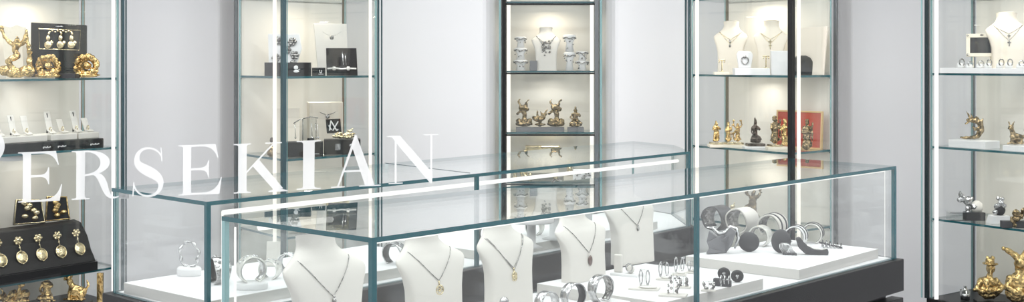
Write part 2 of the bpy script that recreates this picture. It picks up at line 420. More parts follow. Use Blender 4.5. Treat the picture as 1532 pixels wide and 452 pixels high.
def letR():
    p = [stem(.10, .28, 0, 1, .10, .10)] + bowl(.28, 1.0, .48, .98)
    a = [(.42, .50)] + cub((.42, .50), (.62, .50), (.60, .02), (.86, -.01), 12) + cub((.86, -.01), (.92, -.015), (.96, .0), (1.0, .02), 4)
    b = [(.60, .52)] + cub((.60, .52), (.80, .44), (.76, .06), (.90, .03), 12) + cub((.90, .03), (.94, .025), (.97, .03), (1.0, .045), 4)
    p += [[a[i], a[i + 1], b[i + 1], b[i]] for i in range(len(a) - 1)]
    return p, 1.0
def letS():
    ctr = [(.60, .80)] + cub((.60, .80), (.52, 1.02), (.12, 1.05), (.11, .76), 14) + cub((.11, .76), (.10, .52), (.60, .50), (.59, .24), 16) + cub((.59, .24), (.58, -.05), (.12, -.06), (.05, .26), 14)
    n = len(ctr); p = []
    L, Rr = [], []
    for i, c in enumerate(ctr):
        a = Vector(ctr[max(0, i - 1)]); b = Vector(ctr[min(n - 1, i + 1)]); t = (b - a).normalized(); nn = Vector((-t.y, t.x))
        s = i / (n - 1); w = .016 + .085 * math.exp(-((s - .5) / .20) ** 2)
        L.append(tuple(Vector(c) + nn * w)); Rr.append(tuple(Vector(c) - nn * w))
    p = [[L[i], L[i + 1], Rr[i + 1], Rr[i]] for i in range(n - 1)]
    p.append([(.585, .98), (.605, .98), (.625, .70), (.600, .70)]); p.append([(.02, .03), (.045, .03), (.065, .31), (.04, .31)])
    return p, .70
def letK():
    p = [stem(.10, .27, 0, 1, .10, .09)]
    p.append([(.27, .44), (.27, .40), (.84, .965), (.79, .965)]); p.append([(.66, 1), (1.0, 1), (1.0, .978), (.66, .978)])
    p.append([(.40, .53), (.53, .66), (1.03, .06), (.84, .03)]); p.append([(.72, 0), (1.12, 0), (1.12, .022), (1.00, .05), (.84, .05), (.72, .022)])
    return p, 1.12
def letI(): return [stem(.10, .27, 0, 1, .10, .10)], .37
def letA():
    p = [[(.12, .02), (.155, .02), (.47, .86), (.50, 1.02), (.47, 1.02)], [(.47, 1.02), (.50, 1.02), (.86, .02), (.67, .02), (.40, .83)],
         [(.235, .33), (.64, .33), (.65, .295), (.22, .295)], [(0, 0), (.27, 0), (.27, .022), (0, .022)], [(.55, 0), (.98, 0), (.98, .022), (.55, .022)]]
    return p, .98
def letN():
    p = [[(.0, 1), (.26, 1), (.93, .20), (.93, -.02), (.89, -.02), (.20, .83), (.10, .97), (0, .978)], [(.155, .02), (.195, .02), (.195, .83), (.155, .88)],
         [(0.03, 0), (.32, 0), (.32, .022), (.03, .022)], [(.89, -.02), (.93, -.02), (.93, .98), (.89, .98)], [(.76, 1), (1.06, 1), (1.06, .978), (.76, .978)]]
    return p, 1.06
sign = thing('window_lettering', (PX(330, 2.2), winy(PX(330, 2.2)) - .006, CH - (300 - HY) * 2.2 / FOC), 0,
             'white serif shop name lettering applied across the shop window glass', 'sign')
# letter, left px, right px, baseline px, cap height px
for fn, x0, x1, yb, hp in ((letP, -62, 8, 305, 116), (letE, 28, 92.5, 303, 75), (letR, 108, 177, 299, 73), (letS, 197, 248.5, 296, 75.5), (letE, 267.5, 331.5, 292.5, 75),
                           (letK, 350, 430, 289.5, 74), (letI, 444, 480, 284, 73), (letA, 495.5, 569.5, 281, 76), (letN, 579.5, 656, 275.5, 72)):
    polys, w = fn(); bm = B()
    yw = None
    for _ in range(4):
        d = winy(PX((x0 + x1) / 2, yw or 2.2)) - .007; yw = d
    sc = d / FOC
    sl = (wp1[1] - wp0[1]) / (wp1[0] - wp0[0])
    X0 = (x0 - CX) * sc; Z0 = CH - (yb - HY) * sc; ww = (x1 - x0) * sc / w; hh = hp * sc
    def mp(p):
        x = X0 + p[0] * ww + .004 * 0; z = Z0 + p[1] * hh + (x - (X0)) * .040
        return x, z
    # union of overlapping strokes through a 2-D curve would double the film, so strokes abut and share one plane
    cu = bpy.data.curves.new('letter', 'CURVE'); cu.dimensions = '2D'; cu.fill_mode = 'NONE'
    for P in polys:
        vs = []
        for q in P:
            x, z = mp(q); vs.append(bm.verts.new((x, winy(x) - .0075, z)))
        try: bm.faces.new(vs)
        except ValueError: pass
    bpy.data.curves.remove(cu)
    bmesh.ops.recalc_face_normals(bm, faces=bm.faces)
    for v in bm.verts: v.co = v.co - Vector(sign.location)
    o = finish('letter', bm, 'vinyl', sign)

# ------------------------------------------------------------------ displays: necklace busts
def bust_dims(t):
    """ half width, half depth, forward lean at height fraction t """
    # height, half width, front surface, back surface (in half widths)
    K = [(0, .74, -.38, .14), (.25, .73, -.35, .14), (.42, .75, -.31, .13), (.54, .83, -.25, .12), (.63, .94, -.19, .13), (.69, 1.0, -.14, .16), (.725, .99, -.10, .20),
         (.76, .88, -.05, .28), (.80, .72, -.01, .38), (.84, .57, .03, .50), (.88, .47, .07, .60), (.93, .44, .08, .64), (1.0, .46, .05, .66)]
    for a, b in zip(K, K[1:]):
        if t <= b[0] + 1e-9:
            s = (t - a[0]) / (b[0] - a[0]); w_, f_, k_ = [a[i] + (b[i] - a[i]) * s for i in (1, 2, 3)]
            return [w_, (k_ - f_) / 2, (k_ + f_) / 2]
    w_, f_, k_ = K[-1][1:]; return [w_, (k_ - f_) / 2, (k_ + f_) / 2]
def bust(root, w, h, m, chains=1, pend='disc', seed=0, chainm='silverd', r=.0011, dips=(.44,)):
    hw = w / 2
    bm = B(); N = 40; rings = []
    ts = [i / 44 for i in range(45)]
    for t in ts:
        a, b, y = bust_dims(t); ring = []
        e = 5.5 - 3.1 * min(1, max(0, (t - .45) / .27)) if t < .8 else 2.0
        for i in range(N):
            th = 2 * math.pi * i / N; c, s = math.cos(th), math.sin(th)
            x = a * hw * math.copysign(abs(c) ** (2 / e), c); yy = b * hw * math.copysign(abs(s) ** (2 / e), s) + y * hw
            zz = t * h - (h * .06 * (t - .84) / .16 * -(yy / hw - .36) * -1.2 if t > .84 else 0)
            ring.append(bm.verts.new((x, yy, zz)))
        rings.append(ring)
    for A, Q in zip(rings, rings[1:]):
        for i in range(N): bm.faces.new((A[i], A[(i + 1) % N], Q[(i + 1) % N], Q[i]))
    bm.faces.new(rings[0][::-1])
    cap = [bm.verts.new(v.co * 1.0) for v in rings[-1]]
    for i in range(N): bm.faces.new((rings[-1][i], rings[-1][(i + 1) % N], cap[(i + 1) % N], cap[i]))
    bm.faces.new(cap)
    seam = [(v.co.x * 1.01, v.co.y, v.co.z - .001) for v in rings[-1]]
    finish('bust_form', bm, m, root, True, bevel=.002)
    b2 = B(); tube(b2, seam[::2], .0007, 4, True); finish('neck_seam_shadow', b2, 'greyleather', root)  # thin dark ring stands in for the shadow along the neck seam
    def surf(x, t):
        a, b, y = bust_dims(t); e = 5.5 - 3.1 * min(1, max(0, (t - .45) / .27)) if t < .8 else 2.0
        u = min(.97, abs(x) / (a * hw)); return (y - b * (1 - u ** e) ** (1 / e)) * hw
    for k in range(chains):
        dip = dips[k % len(dips)]; pts = []
        for i in range(-24, 25):
            s = i / 24; q = abs(s)
            t = dip + (.80 - dip) * (q ** 1.12)
            x = s * hw * (.62 + .05 * k); pts.append((x, surf(x, t) - r * 1.4, t * h))
        bm = B(); tube(bm, pts, r, 5)
        for p in pts[::2]: ball(bm, p, r * 1.7, sub=1)
        finish('chain', bm, chainm, root, True)
        y0 = surf(0, dip - .05) - .003; z0 = (dip) * h
        bm = B()
        if pend == 'disc':
            R_ = .013 if w > .24 else .009; bx(bm, (0, surf(0, dip) - .002, z0 - .007), (.005, .003, .012))
            for i in range(8):
                a = i * math.pi / 4; tube(bm, [(0, y0, z0 - .014 - R_), (R_ * math.cos(a), y0, z0 - .014 - R_ + R_ * math.sin(a))], .0013, 4)
            tube(bm, [(R_ * math.cos(a), y0, z0 - .014 - R_ + R_ * math.sin(a)) for a in [j * math.pi / 10 for j in range(20)]], .0018, 5, True)
            finish('pendant', bm, 'goldp', root, True)
        elif pend == 'oval':
            ball(bm, (0, surf(0, dip - .12) - .004, z0 - .026), (.010, .005, .018)); finish('pendant', bm, 'stone', root, True)
        elif pend == 'drop':
            ball(bm, (0, y0, z0 - .012), (.006, .004, .009)); ball(bm, (0, y0, z0 - .002), .003); finish('pendant', bm, 'silverd', root, True)
        elif pend == 'cross':
            bx(bm, (0, y0, z0 - .016), (.004, .003, .028)); bx(bm, (0, y0, z0 - .011), (.017, .003, .004)); finish('pendant', bm, chainm, root)
        elif pend == 'cluster':
            rnd = random.Random(seed)
            for i in range(16): ball(bm, (rnd.uniform(-.3, .3) * hw, surf(0, dip) - rnd.uniform(.002, .008), z0 + rnd.uniform(-.05, .02)), rnd.uniform(.004, .008), sub=1)
            finish('pendant', bm, 'silverd', root, True)
FRONT = math.radians(43)          # turn that makes a display face out through the cases' long front side
def place_bust(label, px, d, ztop, w, z, rot, m='bustw', group='ivory necklace busts', **k):
    t = thing('necklace_bust', (PX(px, d), d, z), rot, label, 'necklace bust', group)
    bust(t, w, ztop - z, m, **k); return t

# ---- trays of case A
def tray(label, pts, z, h, name='display_tray', group=None, m=('deck', 'trayside'), cat='tray'):
    bm = B(); prism(bm, pts, z, z + h, side=1, cap=0)
    o = finish(name, bm, list(m), bevel=.0015); return tag(o, label, cat, group)
ZAd = ZA + .002; TA = .036; ZT = ZAd + TA
u_ = Vector((.688, .726)); n_ = Vector((.726, -.688))
p0 = Vector(on(1210, 405.6, ZT)[:2]); p1 = Vector(on(1314, 372.4, ZT)[:2]); p3 = Vector(on(984, 377, ZT)[:2])
fa = Vector(insA[1])
def infront(p, mrg=.012):                      # keep a plan point behind case A's front glass
    n = Vector((insA[2][0] - insA[1][0], insA[2][1] - insA[1][1])).normalized(); nn = Vector((-n.y, n.x))
    q = (Vector(p) - fa).dot(nn)
    return Vector(p) + nn * max(0, mrg - q)
def inback(p, mrg=.012):
    a, b = Vector(insA[0]), Vector(insA[3]); n = (b - a).normalized(); nn = Vector((n.y, -n.x))
    q = (Vector(p) - a).dot(nn)
    return Vector(p) + nn * max(0, mrg - q)
p0, p1 = infront(p0, .02), infront(p1, .02)
p3 = inback(p3, .03); p2 = inback(p3 + (p1 - p0) * 1.0, .03)
tray('white flat tray at the right end of the front case under the cuffs', [p0, p1, p2, p3], ZAd, TA, group='white display trays')
q1 = Vector(on(1169, 420.6, ZT)[:2]); q3 = Vector(on(801, 411, ZT)[:2])
q1 = infront(q1, .02); q0 = infront(q1 - u_ * .56, .02); q2 = inback(q1 + (p3 - p0).normalized() * .50, .03); q3 = inback(q0 + (p3 - p0).normalized() * .50, .03)
# stay clear of the right tray
tray('white flat tray in the middle of the front case under the earring stands', [q0, q1 - u_ * .0, q2, q3], ZAd, TA, group='white display trays')

def zt(py, d): return CH - (py - HY) * d / FOC
place_bust('leftmost ivory necklace bust in the front case, long thin silver chain', 487, 3.18, 1.045, .255, ZAd, FRONT, dips=(.50,), pend='drop')
place_bust('ivory necklace bust second from left, silver chain with round openwork pendant', 645, 3.50, 1.010, .248, ZAd, FRONT, dips=(.50,), pend='disc')
place_bust('ivory necklace bust third from left, double silver chain with small gold disc', 757, 3.77, 1.008, .232, ZAd, FRONT, chains=2, dips=(.44, .47), pend='disc')
place_bust('ivory necklace bust with a dark brown oval pendant, on the middle tray', 869, 4.06, .998, .235, ZT, FRONT, dips=(.41,), pend='oval')
place_bust('rightmost ivory necklace bust in the front case, fine chain with tiny round drop', 942, 4.40, 1.045, .255, ZT, FRONT, dips=(.50,), pend='drop')

# ------------------------------------------------------------------ bracelets, cuffs and stands
def cuff_mesh(bm, R_, wid, th, a0, a1, flare=.0, tilt=0, n=36):
    rows = []
    for i in range(n + 1):
        a = a0 + (a1 - a0) * i / n; wv = wid * (1 + flare * math.sin(3 * a))
        rows.append([bm.verts.new((math.cos(a) * r, y, R_ + math.sin(a) * r)) for r, y in ((R_, -wv / 2), (R_ - th, -wv / 2), (R_ - th, wv / 2), (R_, wv / 2))])
    for A, Q in zip(rows, rows[1:]):
        for k in range(4): bm.faces.new((A[k], A[(k + 1) % 4], Q[(k + 1) % 4], Q[k]))
    bm.faces.new(rows[0]); bm.faces.new(rows[-1][::-1])
def cuff(label, loc, rot, R_, wid, m='silver', deco=None, group=None, gap=.5, name='cuff_bracelet', cat='bracelet', lin=None, tip=0.):
    t = thing(name, loc, rot, label, cat, group)
    bm = B(); cuff_mesh(bm, R_, wid, R_ * .09, -math.pi / 2 + gap, math.pi * 1.5 - gap, .12)
    b = finish('band', bm, m, t, True, bevel=.0008)
    # sits on the two ends of its gap
    b.location.z = -(R_ - R_ * math.cos(gap)); 
    if lin:
        bm = B(); cuff_mesh(bm, R_ * .90, wid * .8, R_ * .05, -math.pi / 2 + gap * 1.2, math.pi * 1.5 - gap * 1.2, .1)
        o = finish('lining', bm, lin, t, True); o.location.z = b.location.z + R_ * .1
    if deco:
        bm = B(); rnd = random.Random(hash(label) % 97 if False else len(label))
        for i in range(9):
            a = math.pi * (.2 + .6 * i / 8); ball(bm, (math.cos(a) * R_, -wid * .2 * math.sin(i * 2), R_ + math.sin(a) * R_), rnd.uniform(.08, .16) * R_, sub=1)
        o = finish('ornament', bm, deco, t, True); o.location.z = b.location.z
    return t
def block(bm, s, z0=0, c=(0, 0)): bx(bm, (c[0], c[1], z0 + s[2] / 2), s)
# riser and silver cuffs in the foreground
rb = Vector((PX(860, 3.56), 3.56))
dU = u_ * .06
t = tag(finish('display_block', (lambda b: (prism(b, [rb - u_ * .16 - n_ * .05, rb - u_ * .16 + n_ * .05, rb + u_ * .2 + n_ * .05, rb + u_ * .2 - n_ * .05], ZAd, ZAd + .04), b)[1])(B()), 'white', bevel=.002),
        'white low riser block at the bottom edge of the photo carrying silver cuffs', 'display block')
def PT(px, py, z=None): return Vector(on(px, py, ZT if z is None else z))
rz_ = ZAd + .04
def slide(c, a, n): return Vector((c.x + u_.x * a + n_.x * n, c.y + u_.y * a + n_.y * n))
for lab, px, d, R_, wid, lin, rot in (
    ('broad hammered silver cuff on the white riser, leftmost of its row', 818, 3.47, .036, .030, None, .75),
    ('silver cuff with a dark inside on the white riser, between two others', 858, 3.56, .040, .030, 'charcoal', .75),
    ('tallest polished silver cuff on the white riser, open loop facing out', 899, 3.66, .043, .032, 'silverd', .8)):
    cuff(lab, (PX(px, d), d, rz_), rot, R_, wid, 'silver', None, 'silver cuffs on the white riser', .45, lin=lin)
# silver sculpted piece between the busts
t = thing('silver_cuff_sculpture', (PX(757, 3.42), 3.42, ZAd), 0, 'crumpled silver bracelet on an ivory cushion stand in front of the third bust', 'bracelet')
bm = B(); lathe(bm, [(.038, 0), (.04, .03), (.036, .06), (.02, .072)], 24, sx=1.1, sy=.8); finish('cushion', bm, 'bustw', t, True)
bm = B(); tube(bm, [(.036 * math.cos(a), .026 * math.sin(a), .066 + .008 * math.sin(3 * a)) for a in [i * math.pi / 12 for i in range(24)]], .009, 8, True)
ball(bm, (-.005, -.02, .088), (.014, .010, .018)); ball(bm, (.02, -.02, .08), (.01, .01, .01)); finish('bracelet', bm, 'silver', t, True)
t = thing('ring_display', (PX(598, 3.3), 3.3, ZAd), 0, 'ivory ring cushion with silver ring, left of the second bust at the bottom edge', 'ring stand')
bm = B(); bx(bm, (0, 0, .035), (.06, .045, .07)); finish('cushion', bm, 'bustw', t, bevel=.008)
bm = B(); tube(bm, [(.012 * math.cos(a) + .012, -.0, .073 + .012 * math.sin(a)) for a in [i * math.pi / 8 for i in range(16)]], .003, 6, True); finish('ring', bm, 'silver', t, True)

# ---- middle tray: ring slab and earring stands
p = PT(930, 411)
t = thing('ring_stand', p, -.5, 'ivory upright slab and ring roll on the middle tray between the two right busts', 'ring stand')
bm = B(); bx(bm, (.02, 0, .004), (.10, .06, .008)); finish('stand_base', bm, 'white', t, bevel=.001)
bm = B(); bx(bm, (-.012, .0, .038), (.028, .016, .06)); finish('slab', bm, 'bustw', t, bevel=.003)
bm = B(); ball(bm, (.035, -.005, .022), (.015, .012, .014)); finish('ring_roll', bm, 'bustw', t, True)
bm = B(); tube(bm, [(.035 + .012 * math.cos(a), -.016, .028 + .014 * math.sin(a)) for a in [i * math.pi / 8 for i in range(16)]], .0022, 6, True); finish('ring', bm, 'silver', t, True)
def earring_stand(label, px, py, h, wpad, style, base='pearl', seed=1, rot=-.3):
    p = PT(px, py); t = thing('earring_stand', p, rot, label, 'earring stand', 'small earring stands on the middle tray')
    bm = B(); block(bm, (wpad, wpad * .55, .006)); finish('stand_base', bm, 'bustw', t, bevel=.001)
    rnd = random.Random(seed)
    bm = B(); tube(bm, [(0, .005, .006), (0, .006, h)], .0016, 6); tube(bm, [(-.012, .006, h), (.012, .006, h)], .0016, 6); finish('upright', bm, 'acry', t)
    for s in (-1, 1):
        bm = B()
        if style == 'loop':
            tube(bm, [(s * .011 + .0055 * math.cos(a), .0, h * .62 + h * .36 * math.sin(a)) for a in [i * math.pi / 8 for i in range(16)]], .0022, 6, True)
            ball(bm, (s * .011, 0, h * .98), .004, sub=1); ball(bm, (s * .011, -.001, h * .26), (.005, .003, .007), sub=1)
        else:
            for i in range(9): ball(bm, (s * .011 + rnd.uniform(-.006, .006), rnd.uniform(-.003, .003), h * (.15 + .09 * i)), rnd.uniform(.003, .0065), sub=1)
        finish('earring', bm, 'silver' if style == 'loop' else 'silverd', t, True)
    if style == 'loop':
        bm = B(); ball(bm, (wpad * .15, -wpad * .1, .010), (wpad * .32, wpad * .13, .005)); finish('leaf_brooch', bm, base, t, True)
    return t
earring_stand('long silver loop earrings on a pale base, nearest front left of the middle tray', 964, 433, .062, .095, 'loop')
earring_stand('silver loop earrings behind the flower earrings, middle tray', 993, 419, .058, .05, 'loop', seed=3)
earring_stand('silver flower cluster earrings on a pale base at the front of the middle tray', 1007, 443, .070, .085, 'cluster', seed=4)
earring_stand('paired silver hoop earrings standing tall at the back of the middle tray', 1016, 412, .060, .05, 'loop', seed=5)
earring_stand('low silver bead earrings just left of the green glass joint, middle tray', 1022, 431, .036, .05, 'cluster', seed=6)
earring_stand('small silver drop earrings at the back right of the middle tray, beside the glass joint', 1036, 409, .040, .045, 'loop', seed=7)
earring_stand('tiny dark silver earrings just right of the green glass joint, middle tray', 1060, 436, .030, .045, 'cluster', seed=8)
for lab, px, py in (('black oval disc earring with silver stud, left of its pair on the middle tray', 1083, 418.5), ('black oval disc earring with silver stud, right of its pair on the middle tray', 1103, 422.5)):
    p = PT(px, py); t = thing('disc_earring', p, -.1, lab, 'earring', 'black disc earrings')
    bm = B(); r = .021
    tube(bm, [(.0 + .013 * math.cos(a), 0, .0205 + .012 * math.sin(a)) for a in [i * math.pi / 14 for i in range(28)]], .0085, 10, True)
    finish('disc', bm, 'blackleather', t, True)
    bm = B(); ball(bm, (.0, -.006, .018), (.0045, .004, .007)); finish('stud', bm, 'silver', t, True)
p = PT(1081, 428)
t = thing('ring_box', p, -.35, 'small dark open block holding silver rings in front of the black disc earrings', 'ring stand')
bm = B(); bx(bm, (-.018, 0, .012), (.022, .02, .024)); bx(bm, (.014, -.004, .010), (.030, .018, .020)); finish('block', bm, 'charcoal', t, bevel=.002)
bm = B()
for x in (-.006, .006, .02): tube(bm, [(x + .002, .012 * math.cos(a) - .004, .020 + .013 * math.sin(a)) for a in [i * math.pi / 8 for i in range(16)]], .0026, 6, True)
finish('ring', bm, 'silver', t, True)

# ---- right tray: black, white and silver cuffs
def open_cuff(label, px0, px1, py0, py1, mb, ml, rot=-.5, strap=None, wid=None, tilt=0.):
    p = PT((px0 + px1) / 2, py1); sc = p.y / FOC; H = (py1 - py0) * sc; R_ = H / 2 * 1.02
    W = wid or (px1 - px0) * sc * .8
    t = thing('leather_cuff', p, rot, label, 'cuff bracelet', 'black and white cuffs on the right tray')
    bm = B(); cuff_mesh(bm, R_, W, R_ * .12, -math.pi / 2 + .38, math.pi * 1.5 - .7, .10); b = finish('band', bm, mb, t, True, bevel=.001)
    b.location.z = -(R_ - R_ * math.cos(.38)) * 1.0
    bm = B(); cuff_mesh(bm, R_ * .87, W * .96, R_ * .03, -math.pi / 2 + .6, math.pi * 1.5 - .9, .10); o = finish('lining', bm, ml, t, True); o.location.z = b.location.z + R_ * .13
    if strap:
        for k in (-.28, .28):
            bm = B(); cuff_mesh(bm, R_ * 1.05, W * .13, R_ * .08, -.25, math.pi * 1.05, 0); o = finish('strap', bm, strap, t, True, bevel=.0006); o.location = (0, k * W, b.location.z - R_ * .05)
    return t
open_cuff('wide black cuff with a white inlay, back left on the right tray', 1054, 1093, 307, 344, 'charcoal', 'silverd', -.75)
open_cuff('wide plain white cuff with a dark inside, back row of the right tray', 1090, 1130, 310, 348, 'bustw', 'silverd', -.75)
open_cuff('white cuff with a thin black strap, third in the back row of the right tray', 1137, 1175, 319, 355, 'bustw', 'silverd', -.6, 'charcoal')
open_cuff('white and black cuff directly behind the second black oval disc', 1178, 1205, 337, 367, 'white', 'charcoal', -.5, 'charcoal')
open_cuff('silvery white cuff with two black straps, rightmost in the back row', 1201, 1231, 333, 363, 'pearl', 'silverd', -.4, 'charcoal')
open_cuff('white cuff standing half behind the first black oval disc', 1124, 1151, 337, 368, 'pearl', 'silverd', -.5)
# crumpled grey shield cuff and silver ribbon
p = PT(1082, 379)
t = thing('shield_cuff', p, -.25, 'grey shield shaped cuff with a ragged silver ribbon edge, front left of the right tray', 'cuff bracelet')
sc = p.y / FOC
bm = B(); a0 = [(-24, 0), (4, -1), (13, 12), (20, 33), (12, 38), (2, 26), (-10, 23), (-20, 33), (-23, 18), (-20, 8)]
extr(bm, [(x * sc, (z + 1) * sc) for x, z in a0], -.012, .012)
for v in bm.verts: v.co.y += -.8 * v.co.x ** 2 / .05 + .02
finish('shield', bm, 'greyleather', t, bevel=.003)
bm = B(); pts = [(-26, 36), (-16, 35), (-8, 27), (2, 29), (10, 38), (18, 36), (22, 22), (16, 6)]
tube(bm, [(x * sc, .028 + .004 * math.sin(i * 2), z * sc) for i, (x, z) in enumerate(pts)], [.004, .009, .007, .009, .008, .009, .007, .004], 8); finish('ribbon', bm, 'silver', t, True)
def oval_cuff(label, px0, px1, py0, py1, rot=-.2, lean=.25, tassel=False):
    p = PT((px0 + px1) / 2, py1); sc = p.y / FOC; a = (px1 - px0) * sc / 2; b = (py1 - py0) * sc / 2
    t = thing('oval_cuff', p, rot, label, 'cuff bracelet', 'black oval discs on the right tray')
    bm = B(); ball(bm, (0, 0, b * .98), (a, .010, b), sub=3)
    for v in bm.verts: v.co.y += .5 * (v.co.z - b) ** 2 / b * .3 + (.0)
    finish('oval_face', bm, 'charcoal', t, True)
    bm = B(); cuff_mesh(bm, b * .9, .02, .004, -.6, math.pi + .6, 0); o = finish('band', bm, 'silver', t, True); o.location = (0, .03, b * .02); o.rotation_euler.z = .9
    if tassel:
        bm = B(); rnd = random.Random(3)
        for i in range(9):
            x = i * .0055 - .006; tube(bm, [(x * .6, -.012, b * .95), (x, -.022, b * .55), (x + .014 + rnd.uniform(0, .006), -.028 - rnd.uniform(0, .012), .003)], .0016, 5)
        finish('tassel', bm, 'silver', t, True)
        bm = B()
        for i in range(8): bx(bm, (.008 + i * .0065, -.036 - (i % 2) * .006, .0045), (.0055, .014, .008))
        finish('tassel_tip', bm, 'charcoal', t)
    return t
oval_cuff('black oval disc cuff standing plain, left one on the right tray', 1105, 1136, 347, 377)
oval_cuff('black oval disc cuff with silver and black tassels spilling from it', 1154, 1183, 343, 379, tassel=True)
p = PT(1217, 381); sc = p.y / FOC
t = thing('slipper_cuff', p, -.12, 'low black cuff curved like a slipper at the front of the right tray', 'cuff bracelet')
bm = B(); n = 20; pts = []
up = [(-26, 24), (-20, 26), (-14, 18), (-4, 10), (8, 8), (20, 10), (22, 5), (21, 0), (4, 0), (-12, 1), (-22, 10)]
extr(bm, [(x * sc, z * sc) for x, z in up], -.014, .016); finish('sole', bm, 'charcoal', t, bevel=.004)
bm = B(); tube(bm, [(x * sc, -.012, z * sc) for x, z in ((-10, 15), (0, 9.6), (12, 8.8), (19, 10.4))], .003, 6); finish('trim', bm, 'pearl', t, True)
p = PT(1243, 371)
t = thing('strappy_bracelet', p, -.4, 'small strappy silver and black bracelet lying at the far right of the right tray', 'bracelet')
bm = B()
for i in range(6):
    x = -.035 + i * .014; tube(bm, [(x, .012, .002), (x + .004, .0, .016 + .012 * (1 - i / 6)), (x + .010, -.014, .002)], .003, 6)
finish('strap', bm, 'silver', t, True)
bm = B(); tube(bm, [(-.045, -.004, .020), (0, -.006, .012), (.045, -.012, .0045)], .004, 6); finish('spine', bm, 'charcoal', t, True)

# ------------------------------------------------------------------ rear case contents
ZBd = ZB + .002; TB = .034; ZTB = ZBd + TB
ub = (Vector(insB[2]) - Vector(insB[1])).normalized(); nb = Vector((-ub.y, ub.x))
b0 = Vector(insB[1])
def inb(a, n): return b0 + ub * a + nb * n
tray('white flat display tray at the left end of the rear case, round bracelet on it', [inb(.035, .04), inb(1.08, .04), inb(1.08, .50), inb(.035, .50)], ZBd, TB, group='rear white trays')
tray('white flat display tray in the right half of the rear case', [inb(1.25, .04), inb(2.38, .04), inb(2.38, .50), inb(1.25, .50)], ZBd, TB, group='rear white trays')
def inB(px, py, z=None): return Vector(on(px, py, ZTB if z is None else z))
p = inB(283, 412)
t = thing('ring_bracelet_stand', p, -.35, 'round twisted silver bracelet upright on a white disc stand, left of the rear case', 'bracelet')
bm = B(); lathe(bm, [(.040, 0), (.042, .004), (.042, .022), (.037, .028)], 32, sy=.8); finish('disc_stand', bm, 'white', t, True, bevel=.001)
bm = B(); tube(bm, [(.036 * math.cos(a), .004 * math.sin(6 * a), .068 + .038 * math.sin(a) * 1.1) for a in [i * math.pi / 30 for i in range(60)]], [.0042 + .0022 * math.sin(i * .8) for i in range(60)], 8, True); finish('bracelet', bm, 'silver', t, True)
for lab, px, py, R_, wid, m, lin, rot, st in (
    ('broad silver cuff on the rear tray seen through the green glass corner', 326, 424, .045, .05, 'silver', 'charcoal', -.9, 0),
    ('mother of pearl cuff on a white oval stand, rear case left', 376, 432, .042, .05, 'pearl', 'silver', .5, 1),
    ('cream and silver square cuff right of the pearl cuff, rear case', 404, 417, .033, .045, 'pearl', 'silver', -.2, 0),
    ('white cuff with silver edge behind the leftmost bust shoulder, rear case', 431, 405, .032, .045, 'white', 'silver', -.2, 0),
    ('small silver cuff lying right at the end of the left rear tray', 448, 418, .026, .035, 'silver', 'charcoal', .4, 0)):
    p = inB(px, py)
    if st:
        s = tag(finish('oval_stand', (lambda b: (lathe(b, [(.05, 0), (.052, .004), (.052, .018), (.046, .022)], 28, sy=.7), b)[1])(B()), 'white', smooth=True, loc=p), 'white oval stand under the mother of pearl cuff', 'stand')
        p = p + Vector((0, 0, .022))
    cuff(lab, p, rot, R_, wid, m, 'silver', 'cuffs on the left rear tray', .5, lin=lin)
p = inB(409, 398)
t = tag(finish('display_card', (lambda b: (bx(b, (0, 0, .042), (.046, .012, .084), RX(-.12)), b)[1])(B()), 'bustw', bevel=.002, loc=p), 'plain white upright card behind the square cuff in the rear case', 'card')
# risers of the right half of the rear case
for lab, px, d, zt_, r in (('white round riser, taller one, with a silver bracelet in the rear case', 830, 4.84, .985, .105), ('white round riser, lower one left of the framed silver plaque in the rear case', 795, 4.62, .915, .085)):
    t = thing('round_riser', (PX(px, d), d, ZTB), 0, lab, 'riser', 'round risers in the rear case')
    hh = zt_ - ZTB
    bm = B(); lathe(bm, [(r, hh - .03), (r * 1.01, hh - .022), (r, hh - .002), (r * .97, hh)], 40); finish('riser_top', bm, 'white', t, True, bevel=.001)
    bm = B(); lathe(bm, [(r * .5, 0), (r * .2, .012), (r * .2, hh - .035), (r * .5, hh - .03)], 24); finish('riser_foot', bm, 'white', t, True)
cuff('silver bracelet with dark stones lying on the taller round riser', (PX(833, 4.84), 4.84, .985), .3, .022, .03, 'silverd', 'bronze', None, .5)
def plate_frame(name, label, cat, loc, rot, w, h, mf, mp, fr=.012, th=.012, lean=-.12, group=None):
    t = thing(name, loc, rot, label, cat, group)
    R_ = RX(lean)
    def tr(bm): bmesh.ops.transform(bm, matrix=Matrix.Translation((0, 0, th * .5 * abs(math.sin(lean)))) @ R_, verts=bm.verts)
    bm = B(); bx(bm, (0, 0, h / 2), (w - fr * 2, th * .5, h - fr * 2)); tr(bm); finish('plate', bm, mp, t)
    bm = B()
    for c, s in (((0, 0, fr / 2), (w, th, fr)), ((0, 0, h - fr / 2), (w, th, fr)), ((-w / 2 + fr / 2, 0, h / 2), (fr, th, h - fr * 2)), ((w / 2 - fr / 2, 0, h / 2), (fr, th, h - fr * 2))): bx(bm, c, s)
    tr(bm); finish('frame', bm, mf, t, bevel=.001)
    return t
p = Vector((PX(871, 5.02), 5.02, ZTB))
t = thing('silver_plaque', p, 0, 'framed plaque of silver flowers on a pedestal at the right of the rear case', 'plaque')
bm = B(); block(bm, (.08, .05, .15)); finish('pedestal', bm, 'white', t, bevel=.002)
bm = B(); bx(bm, (0, 0, .15 + .055), (.075, .012, .11)); finish('plate', bm, 'white', t, bevel=.002)
bm = B(); rnd = random.Random(5)
for i in range(34): ball(bm, (rnd.uniform(-.03, .03), -.008, .16 + rnd.uniform(0, .09)), (rnd.uniform(.003, .007), .003, rnd.uniform(.003, .007)), sub=1)
finish('silver_flower', bm, 'silverd', t, True)
